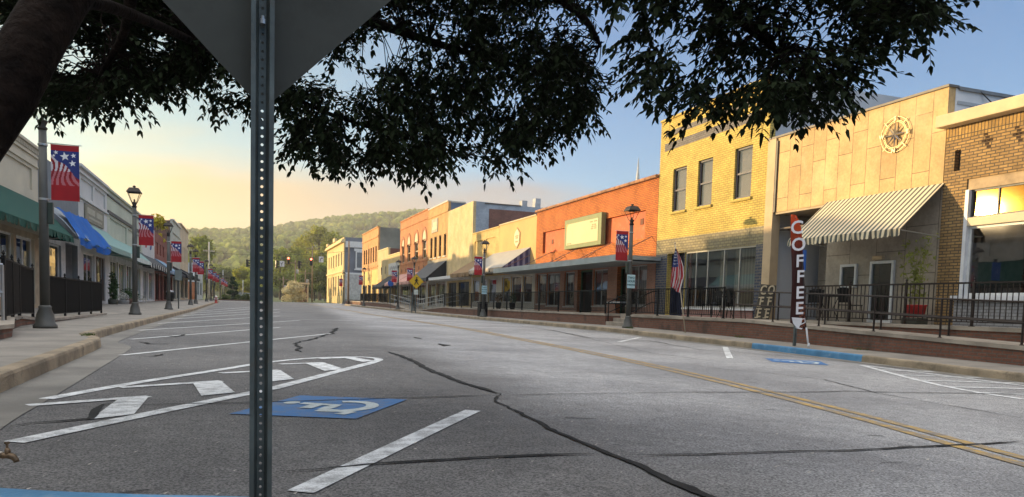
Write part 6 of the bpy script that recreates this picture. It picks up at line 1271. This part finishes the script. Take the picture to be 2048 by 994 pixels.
# parked cars far off
carp = [flat('car_silver_green', (.36, .42, .40), .3, .4), flat('car_white', (.60, .60, .58), .3, .1), flat('car_grey', (.20, .21, .22), .3, .4)]; tyre = flat('tyre', (.02, .02, .02), .8)
def car(label, x, Y, m, k=1.):
    z = g(Y)-.2; t = thing('parked_car', label, 'car', (x, Y, z), 'cars parked beyond the planting bed'); mb = MB(); S = lambda prof, y0, y1: mb.prism([(x+a, y0, z+b) for a, b in prof], (0, y1-y0, 0))
    W = .88; mb.prism([(x-W, Y, z+.28), (x+W, Y, z+.28), (x+W, Y, z+.80), (x+W*.93, Y, z+.92), (x-W*.93, Y, z+.92), (x-W, Y, z+.80)], (0, 4.4, 0)); soft(mb.build('body', m, t), .08, 3)
    mb = MB(); lo = [(x-W*.92, Y+.9, z+.921), (x+W*.92, Y+.9, z+.921), (x+W*.92, Y+3.9, z+.921), (x-W*.92, Y+3.9, z+.921)]; hi = [(x-W*.7, Y+1.5, z+1.45), (x+W*.7, Y+1.5, z+1.45), (x+W*.7, Y+3.3, z+1.45), (x-W*.7, Y+3.3, z+1.45)]
    n = len(mb.v); 
    for i in range(4): j = (i+1) % 4; mb.face([lo[i], lo[j], hi[j], hi[i]], 1)
    mb.face(hi, 0); mb.build('cabin', [m, flat('car_glass', (.03, .04, .045), .1)], t)
    for sx_ in (-1, 1):
        for dy in (.8, 3.5): mb = MB(); mb.tube([(x+sx_*.62, Y+dy, z+.32), (x+sx_*.89, Y+dy, z+.32)], .32, 16); mb.build('wheel', tyre, t)
    for sx_ in (-1, 1): mb = MB(); mb.box(x+sx_*.62-.14, x+sx_*.62+.14, Y-.03, Y+.02, z+.62, z+.75); mb.build('headlight', flat('lamp_clear', (.6, .6, .58), .2), t)
for x, Y, m_, lb in ((478, 150, 0, 'pale green silver car parked behind the dark conifer'), (489, 154, 1, 'white car parked between the silver car and the steel post'), (500, 158, 1, 'white car parked nearest the steel post')): car(lb, at(x, 596, Y).x, Y, carp[m_])
# ================================================================== trees, planting, wooded hill, haze
def tuft_tree(name, label, base_, h, w, leafm, seed, n=2600, size=.42, cat='tree', group=None, trunk_h=.35, lobes=16, conic=False):
    rr = random.Random(seed); b = Vector(base_); t = thing(name, label, cat, tuple(b), group); mb = MB(); lean = Vector((rr.uniform(-.03, .03)*h, 0, 0))
    mb.tube([b-Vector((0, 0, .5)), b+lean*.3+Vector((0, 0, h*.3)), b+lean+Vector((0, 0, h*.75))], [h*.022, h*.017, h*.006], 8)
    L = []
    for i in range(lobes):
        a = rr.random()*6.28; zz = trunk_h + (1-trunk_h)*rr.random(); k = (1-abs(2*(zz-trunk_h)/(1-trunk_h)-.75)**2*.6) if not conic else (1.05-zz); r_ = w/2*max(.15, k)*rr.uniform(.35, .8)
        c = b+lean+Vector((r_*math.cos(a), r_*math.sin(a), zz*h*.93)); L.append((c, w*rr.uniform(.16, .27)*(max(.4, 1.1-zz) if conic else 1)))
        mb.tube([b+lean*.5+Vector((0, 0, h*min(.7, zz*.7))), c], [h*.007, h*.002], 5)
    mb.build('trunk', plain('bark', (.10, .075, .055), .9, 0, .3, 4), t); mb = MB()
    for c, r_ in L: leaf_cloud(mb, c, (r_, r_, r_*.75), n//lobes, size, rr)
    mb.build('crown', leafm, t); return t
fl = [foliage('leaf_yellow_green', (.30, .30, .045), .45, .25, .4), foliage('leaf_mid_green', (.20, .23, .04), .45, .25, .4), foliage('leaf_dark_green', (.09, .12, .03), .4, .25, .35)]
spots = [(560, 205, 13, 12, 1, 'broad tree behind the signals just right of the steel post'), (585, 225, 16, 13, 1, 'mid green tree behind the wooden poles'), (612, 250, 21, 14, 0, 'yellow green tree rising behind the left red signal'), (640, 235, 23, 13, 0, 'tall yellow green tree right of the red signals'), (668, 215, 19, 12, 1, 'green tree close beside the cream corner building'), (650, 185, 9, 8, 2, 'low dark tree at the foot of the cream corner building'), (628, 190, 8, 8, 2, 'low dark tree behind the tall brown pole'), (540, 240, 15, 12, 2, 'dark tree behind the steel post'), (490, 185, 7.5, 7, 0, 'small sunlit yellow green tree above the parked cars'), (470, 260, 9, 12, 2, 'dark green tree behind the slim grey poles'), (440, 240, 9, 11, 2, 'dark green tree left of the conifer'), (404, 190, 14, 9, 1, 'tree showing past the end of the tan shaded building'), (425, 280, 11, 12, 1, 'rounded tree behind the pale pole'), (515, 300, 15, 14, 1, 'rounded tree low on the hill left of the post'), (690, 260, 20, 14, 1, 'tree behind the slate side wall')]
for i, (x, Y, h, w_, k, lb) in enumerate(spots): tuft_tree('tree', lb, (at(x, 600, Y).x, Y, g(Y)-.3), h, w_, fl[k], 40+i, 3000, .46, group='trees beyond the junction')
tuft_tree('conifer', 'dense dark green upright conifer in the planting bed', (at(465, 600, 131).x, 131, g(131)-.2), 4.0, 1.9, foliage('conifer_leaf', (.02, .045, .012), .4, 1), 5, 2600, .14, trunk_h=.05, lobes=22)
for x, Y, h, w_, lb in ((449, 129, .8, 2.2, 'low round green shrub at the bed end beside the hydrant'), (478, 130, .9, 2.4, 'low shrub below the silver car'), (492, 130, 1.0, 2.4, 'low shrub below the white cars'), (504, 130, .8, 1.6, 'low shrub touching the steel post')): tuft_tree('shrub', lb, (at(x, 602, Y).x, Y, g(Y)-.2), h, w_, fl[2], int(x), 900, .12, 'shrub', 'shrubs in the far planting bed', .05, 10)
mb = MB(); xa, xb = at(436, 604, 128).x, at(512, 604, 128).x; mb.box(xa, xb, 127.8, 133, g(128)-.3, g(128)+.02); struct(mb.build('planting_bed', plain('bed_mulch', (.10, .06, .04), .95)))
tuft_tree('flowering_bush', 'large bush covered in pale cream blossom in front of the poles', (at(585, 600, 143).x, 143, g(143)-.2), 3.6, 4.6, foliage('cream_blossom', (.55, .49, .30), .35, 1.2), 77, 3600, .17, 'bush', None, .08, 20)
tuft_tree('shrub', 'sunlit yellow shrub on the roof of the low red brick front', (-7.5, 77.5, 5.4), 2.6, 2.6, foliage('gold_leaf', (.45, .38, .03), .3, 2), 78, 500, .22, 'shrub', None, .1, 8)
for i, (X, Y, lb) in enumerate(((13.85, 18.6, 'small weed tuft at the foot of the ramp wall behind the feather flag'), (13.8, 14.0, 'weed tuft by the base of the feather flag'), (12.95, 23.7, 'grass tuft around the lamp base by the steps'), (-2.34, 13.6, 'grass tuft in the joint near the storm drain'))):
    rr = random.Random(i); mb = MB()
    for _ in range(60):
        a = rr.random()*6.28; q = Vector((X+rr.gauss(0, .05), Y+rr.gauss(0, .12), (zsw(Y) if X > 0 else 0))); tip = q+Vector((math.cos(a)*.06, math.sin(a)*.06, rr.uniform(.03, .10 if X > 0 else .05))); mb.face([q+Vector((.006, 0, 0)), q-Vector((.006, 0, 0)), tip])
    tag(mb.build('weed_tuft', foliage('weed', (.07, .10, .025), .4, 4)), lb, 'weeds')

# wooded ridge
rp = [(-400, 478), (100, 475), (385, 466), (420, 464), (550, 458), (600, 449), (650, 442), (700, 437), (760, 433), (830, 429), (1000, 424), (1400, 420), (1900, 430)]
RY = 900.; rxz = [(lambda p: (p.x, p.z))(onY(x, y, RY)) for x, y in rp]; rX = np.array([a for a, b in rxz]); rZ = np.array([b for a, b in rxz])-5
def hz(X, Y):
    k = np.clip((Y-330)/(RY-330), 0, 1); k = k*k*(3-2*k)*.55+k*.45; r_ = np.interp(X*RY/np.maximum(Y, 1), rX, rZ); r_ = r_*1.0
    z = 1.2+k*(r_-1.2) + 3.5*np.sin(X*.021+Y*.013)*k*(1-k)*4 + 2.5*np.sin(X*.05-Y*.031)*k*(1-k)*4
    return np.where(Y > RY, z-(Y-RY)*.25, z)
gx = np.linspace(-420, 900, 80); gy = np.linspace(325, 1150, 50); mb = MB()
mb.grid(lambda u, v: (-420+1320*u, 325+825*v, float(hz(np.array(-420+1320*u), np.array(325+825*v)))), 80, 50); struct(mb.build('hill', plain('hill_floor', (.05, .065, .02), .95, 0, .3, .02), smooth=True))
bm = bmesh.new(); bmesh.ops.create_icosphere(bm, subdivisions=2, radius=1); iv = np.array([v.co[:] for v in bm.verts]); bm.verts.index_update(); itr = np.array([[v.index for v in f.verts] for f in bm.faces]); bm.free()
rs = np.random.RandomState(5); proto = []
for k in range(8):
    n = np.zeros(len(iv))
    for q in range(9): d = rs.normal(size=3); d /= np.linalg.norm(d); n += rs.uniform(.1, .3)*np.exp(-((1-iv@d)/.12))
    proto.append(iv*(0.72+n*.9+rs.uniform(-.09, .09, len(iv)))[:, None]*np.array([1, 1, .95]))
NT = 8500; V = []; T = []; off = 0
Yt = 330+ (900-330+40)*rs.random_sample(NT)**.75; ang = rs.uniform(-.42, .62, NT); Xt = Yt*np.tan(ang)*1.0; Zt = hz(Xt, Yt)
for i in range(NT):
    s_ = rs.uniform(2.6, 5.2) ; p_ = proto[rs.randint(8)]; a = rs.random_sample()*6.28; c, s2 = math.cos(a), math.sin(a)
    q = np.stack([p_[:, 0]*c-p_[:, 1]*s2, p_[:, 0]*s2+p_[:, 1]*c, p_[:, 2]*rs.uniform(.9, 1.4)], 1)*s_ + np.array([Xt[i], Yt[i], Zt[i]+s_*.85]); V.append(q); T.append(itr+off); off += len(iv)
V = np.concatenate(V); T = np.concatenate(T); me = bpy.data.meshes.new('hillside_forest'); me.vertices.add(len(V)); me.vertices.foreach_set('co', V.ravel()); me.loops.add(len(T)*3); me.loops.foreach_set('vertex_index', T.ravel()); me.polygons.add(len(T)); me.polygons.foreach_set('loop_start', np.arange(0, len(T)*3, 3)); me.polygons.foreach_set('loop_total', np.full(len(T), 3)); me.update(calc_edges=True)
fo = bpy.data.objects.new('hillside_forest', me); C.objects.link(fo); m, nt, p = base('forest_canopy', .9, 0, .15); v = coords(nt); a = noise(nt, v, .035, 3); b = mth(nt, 'ADD', mth(nt, 'MULTIPLY', noise(nt, v, .55, 5, .7), .5), mth(nt, 'MULTIPLY', noise(nt, v, .13, 2), .5))
cc = mixc(nt, mapr(nt, a, .38, .62), (.055, .095, .018), (.16, .185, .028)); cc = mixc(nt, 1., cc, mixc(nt, mapr(nt, b, .38, .64), (.35, .42, .45), (1.6, 1.5, 1.2)), 'MULTIPLY'); nt.links.new(cc, p.inputs['Base Color']); bump(nt, p, b, 1., 1.2); me.materials.append(m)
tag(fo, 'wooded hillside of rounded tree crowns closing the street under the fog', 'forest', kind='stuff')

# ---- the tree overhead: leaning trunk on the left, leafy limbs spreading over the view
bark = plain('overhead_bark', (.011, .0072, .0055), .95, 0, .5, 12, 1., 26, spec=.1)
P0 = Vector
tr = thing('shade_tree', 'leaning dark tree whose leafy limbs spread across the top of the view', 'tree', (-1.9, 2.2, -.03))
tp_ = [(-1.42, 1.95, -.06), *[tuple(atd(x, y, d)) for x, y, d in ((-225, 640, 2.3), (-140, 430, 2.4), (-66, 292, 2.45), (10, 188, 2.5), (60, 95, 2.55), (116, 0, 2.65), (200, -120, 2.8), (330, -300, 3.1), (520, -430, 3.6))]]
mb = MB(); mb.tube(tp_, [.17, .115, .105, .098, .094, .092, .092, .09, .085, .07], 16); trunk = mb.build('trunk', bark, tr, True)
def limb(pts, r0, r1):
    P_ = [Vector(q) for q in pts]; out = []
    for i in range(len(P_)-1):
        a, b, c, d = P_[max(i-1, 0)], P_[i], P_[i+1], P_[min(i+2, len(P_)-1)]
        for k in range(5):
            t = k/5; out.append(.5*((2*b)+(c-a)*t+(2*a-5*b+4*c-d)*t*t+(3*b-a-3*c+d)*t**3))
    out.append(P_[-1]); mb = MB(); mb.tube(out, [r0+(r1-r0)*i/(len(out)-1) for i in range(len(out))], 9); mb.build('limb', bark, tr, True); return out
A = lambda *q: tuple(atd(*q))
LM = []
LM.append(limb([tp_[7], A(420, -60, 3.2), A(700, 30, 4.2), A(950, 110, 5.1), A(1150, 160, 5.4)], .05, .010))
LM.append(limb([tp_[8], A(640, -200, 3.6), A(960, -90, 4.2), A(1150, 20, 4.6), A(1200, 90, 4.8)], .07, .012))
LM.append(limb([tp_[9], A(820, -350, 3.8), A(1150, -200, 3.7), A(1400, -20, 3.8), A(1560, 110, 3.6)], .07, .010))
LM.append(limb([tp_[9], A(900, -480, 3.8), A(1350, -330, 3.6), A(1650, -120, 3.8), A(1800, 10, 3.7)], .065, .010))
LM.append(limb([tp_[7], A(260, -60, 3.4), A(250, 60, 4.0), A(200, 150, 4.3)], .05, .010))
LM.append(limb([tp_[6], A(240, 20, 3.3), A(420, 100, 4.5), A(640, 220, 5.2), A(860, 290, 5.3)], .032, .008))
LM.append(limb([tp_[6], A(0, -120, 2.9), A(-150, -150, 3.4)], .05, .012))
allp = [p for L in LM for p in L[4:]]
lower = [(-300, 60), (0, 70), (20, 150), (55, 235), (110, 245), (150, 250), (200, 238), (250, 225), (300, 222), (345, 205), (385, 185), (415, 200), (425, 240), (470, 262), (520, 240), (560, 255), (572, 300), (580, 335), (620, 352), (700, 362), (760, 362), (870, 362), (910, 358), (960, 350), (990, 368), (1020, 340), (1080, 320), (1150, 285), (1200, 250), (1232, 230), (1222, 130), (1228, 60), (1240, 60), (1246, 150), (1262, 220), (1310, 232), (1360, 248), (1420, 268), (1450, 288), (1475, 250), (1530, 245), (1565, 272), (1600, 262), (1650, 235), (1705, 215), (1718, 160), (1740, 118), (1780, 122), (1805, 128), (1850, 95), (1900, 88), (1940, 55), (1955, 10), (1965, -40), (2050, -160), (2150, -350)]
lx = [a for a, b in lower]; ly = [b for a, b in lower]
def low(x): return float(np.interp(x, lx, ly))
rr = random.Random(21); cl = []
def depth(x):
    return (rr.uniform(3.2, 4.3) if x > 1235 else rr.uniform(4.2, 6.4) if x > 400 else rr.uniform(4.2, 6.0))
gaps = [(1215, 60, 30, 60), (780, 90, 45, 22), (330, 75, 18, 10), (690, 150, 40, 16), (1010, 190, 30, 12), (145, 110, 22, 16), (880, 60, 25, 10), (620, 130, 40, 14), (1600, 75, 40, 16), (1700, 60, 30, 14), (1480, 150, 30, 14), (1350, 60, 26, 12), (1120, 40, 24, 20), (500, 170, 40, 30), (960, 290, 25, 12), (720, 270, 20, 10), (1380, 120, 20, 30)]
while len(cl) < 5000:
    x = rr.uniform(-60, 1235) if rr.random() < .84 else rr.uniform(1235, 1895); lo = low(x)
    if lo < -300: continue
    top = -330; y = lo-(48 if x < 1240 else 66)-rr.random()**1.15*(lo-top)
    if any(((x-a)/(c+24))**2+((y-b)/(d+22))**2 < 1 for a, b, c, d in gaps): continue
    if 1196 < x < 1268 and y > 62-50*(x > 1230): continue
    if y > 0 and rr.random() < .12: pass
    cl.append((x, y, depth(x)))
for x in range(60, 1900, 9):      # the drooping fringe
    lo = low(x)
    if lo > -20 and not 1196 < x < 1268: cl.append((x+rr.uniform(-8, 8), lo-(0 if x < 1240 else 16)-rr.uniform(34, 66), depth(x)))
LV = []; LF = []; tw = MB()
def leaf(p, ax, nrm, L):
    w_ = L*rr.uniform(.20, .26); side = ax.cross(nrm).normalized(); n = len(LV); fold = nrm*(L*.06); dr = Vector((0, 0, -L*.10))
    LV.extend([p, p+ax*L*.32+side*w_+fold, p+ax*L*.68+side*w_*.8+fold+dr*.5, p+ax*L+dr, p+ax*L*.68-side*w_*.8+fold+dr*.5, p+ax*L*.32-side*w_+fold]); LF.append((n, n+1, n+2, n+3)); LF.append((n, n+3, n+4, n+5))
allv = np.array([p[:] for p in allp])
for x, y, d in cl:
    c = atd(x, y, d); j = int(np.argmin(((allv-np.array(c))**2).sum(1))); root = Vector(allv[j]); L_ = (c-root).length
    dirv = (c-root).normalized() if L_ > .05 else Vector((1, 0, 0)); dirv = (dirv+Vector((rr.gauss(0, .3), rr.gauss(0, .3), -.25+rr.gauss(0, .2)))).normalized()
    st = c-dirv*.16; mid = root.lerp(st, .5)+Vector((rr.gauss(0, .03), rr.gauss(0, .03), .05)); 
    if L_ < .42: tw.tube([root, mid, st, c+dirv*.13], [.006, .004, .003, .0012], 4, cap=False)
    for q in range(rr.randint(2, 4)):
        dv = (dirv+Vector((rr.gauss(0, .55), rr.gauss(0, .55), rr.gauss(0, .45)-.15))).normalized(); ln = rr.uniform(.12, .24); s0 = st+dirv*rr.uniform(0, .18); nl = rr.randint(6, 9)
        tw.tube([s0, s0+dv*ln], [.002, .001], 3, cap=False); sd_ = dv.cross(Vector((0, 0, 1))).normalized()
        for k in range(nl):
            f_ = (k+1)/nl; p_ = s0+dv*ln*f_; sg = 1 if k % 2 else -1; ax = (dv*.55+sd_*sg*.75+Vector((0, 0, -.3))+Vector((rr.gauss(0, .22), rr.gauss(0, .22), rr.gauss(0, .22)))).normalized()
            nr = (Vector((0, 0, 1))+Vector((rr.gauss(0, .4), rr.gauss(0, .4), 0))).normalized(); leaf(p_, ax, nr, rr.uniform(.032, .056)*(1.05 if d < 3.9 else 1))
        leaf(s0+dv*ln, dv, Vector((0, 0, 1)), rr.uniform(.045, .06))
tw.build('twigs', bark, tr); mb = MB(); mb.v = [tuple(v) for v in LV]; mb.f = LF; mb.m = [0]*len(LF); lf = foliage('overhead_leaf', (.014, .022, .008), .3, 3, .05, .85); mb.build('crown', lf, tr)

cs = atd(1276, 345, 110); t = thing('church_spire', 'thin pale church spire showing above the orange store roofline', 'spire', (cs.x, cs.y, -.5)); mb = MB(); mb.box(cs.x-1.6, cs.x+1.6, cs.y-1.6, cs.y+1.6, -.5, cs.z-8); mb.build('tower', plain('spire_white', (.5, .5, .48), .7), t); mb = MB(); mb.lathe([(1.7, cs.z-8+.5), (.5, cs.z-3+.5), (.16, cs.z+.4+.5), (.02, cs.z+2.2+.5)], (cs.x, cs.y, -.5), 8); mb.build('spire', plain('spire_white', (.5, .5, .48), .7), t)
# ---- morning haze
hzb = MB(); hzb.box(-1300, 1500, -70, 1350, -2.2, 135); hm = bpy.data.materials.new('morning_haze'); hm.use_nodes = True; nt = hm.node_tree; nt.nodes.clear(); o_ = nt.nodes.new('ShaderNodeOutputMaterial'); vp = nt.nodes.new('ShaderNodeVolumePrincipled'); vp.inputs['Color'].default_value = (.93, .90, .84, 1); vp.inputs['Density'].default_value = .00042; vp.inputs['Anisotropy'].default_value = .35; nt.links.new(vp.outputs[0], o_.inputs['Volume'])
tag(hzb.build('haze', hm), 'thin golden morning haze filling the street and veiling the hill', 'haze', kind='stuff')
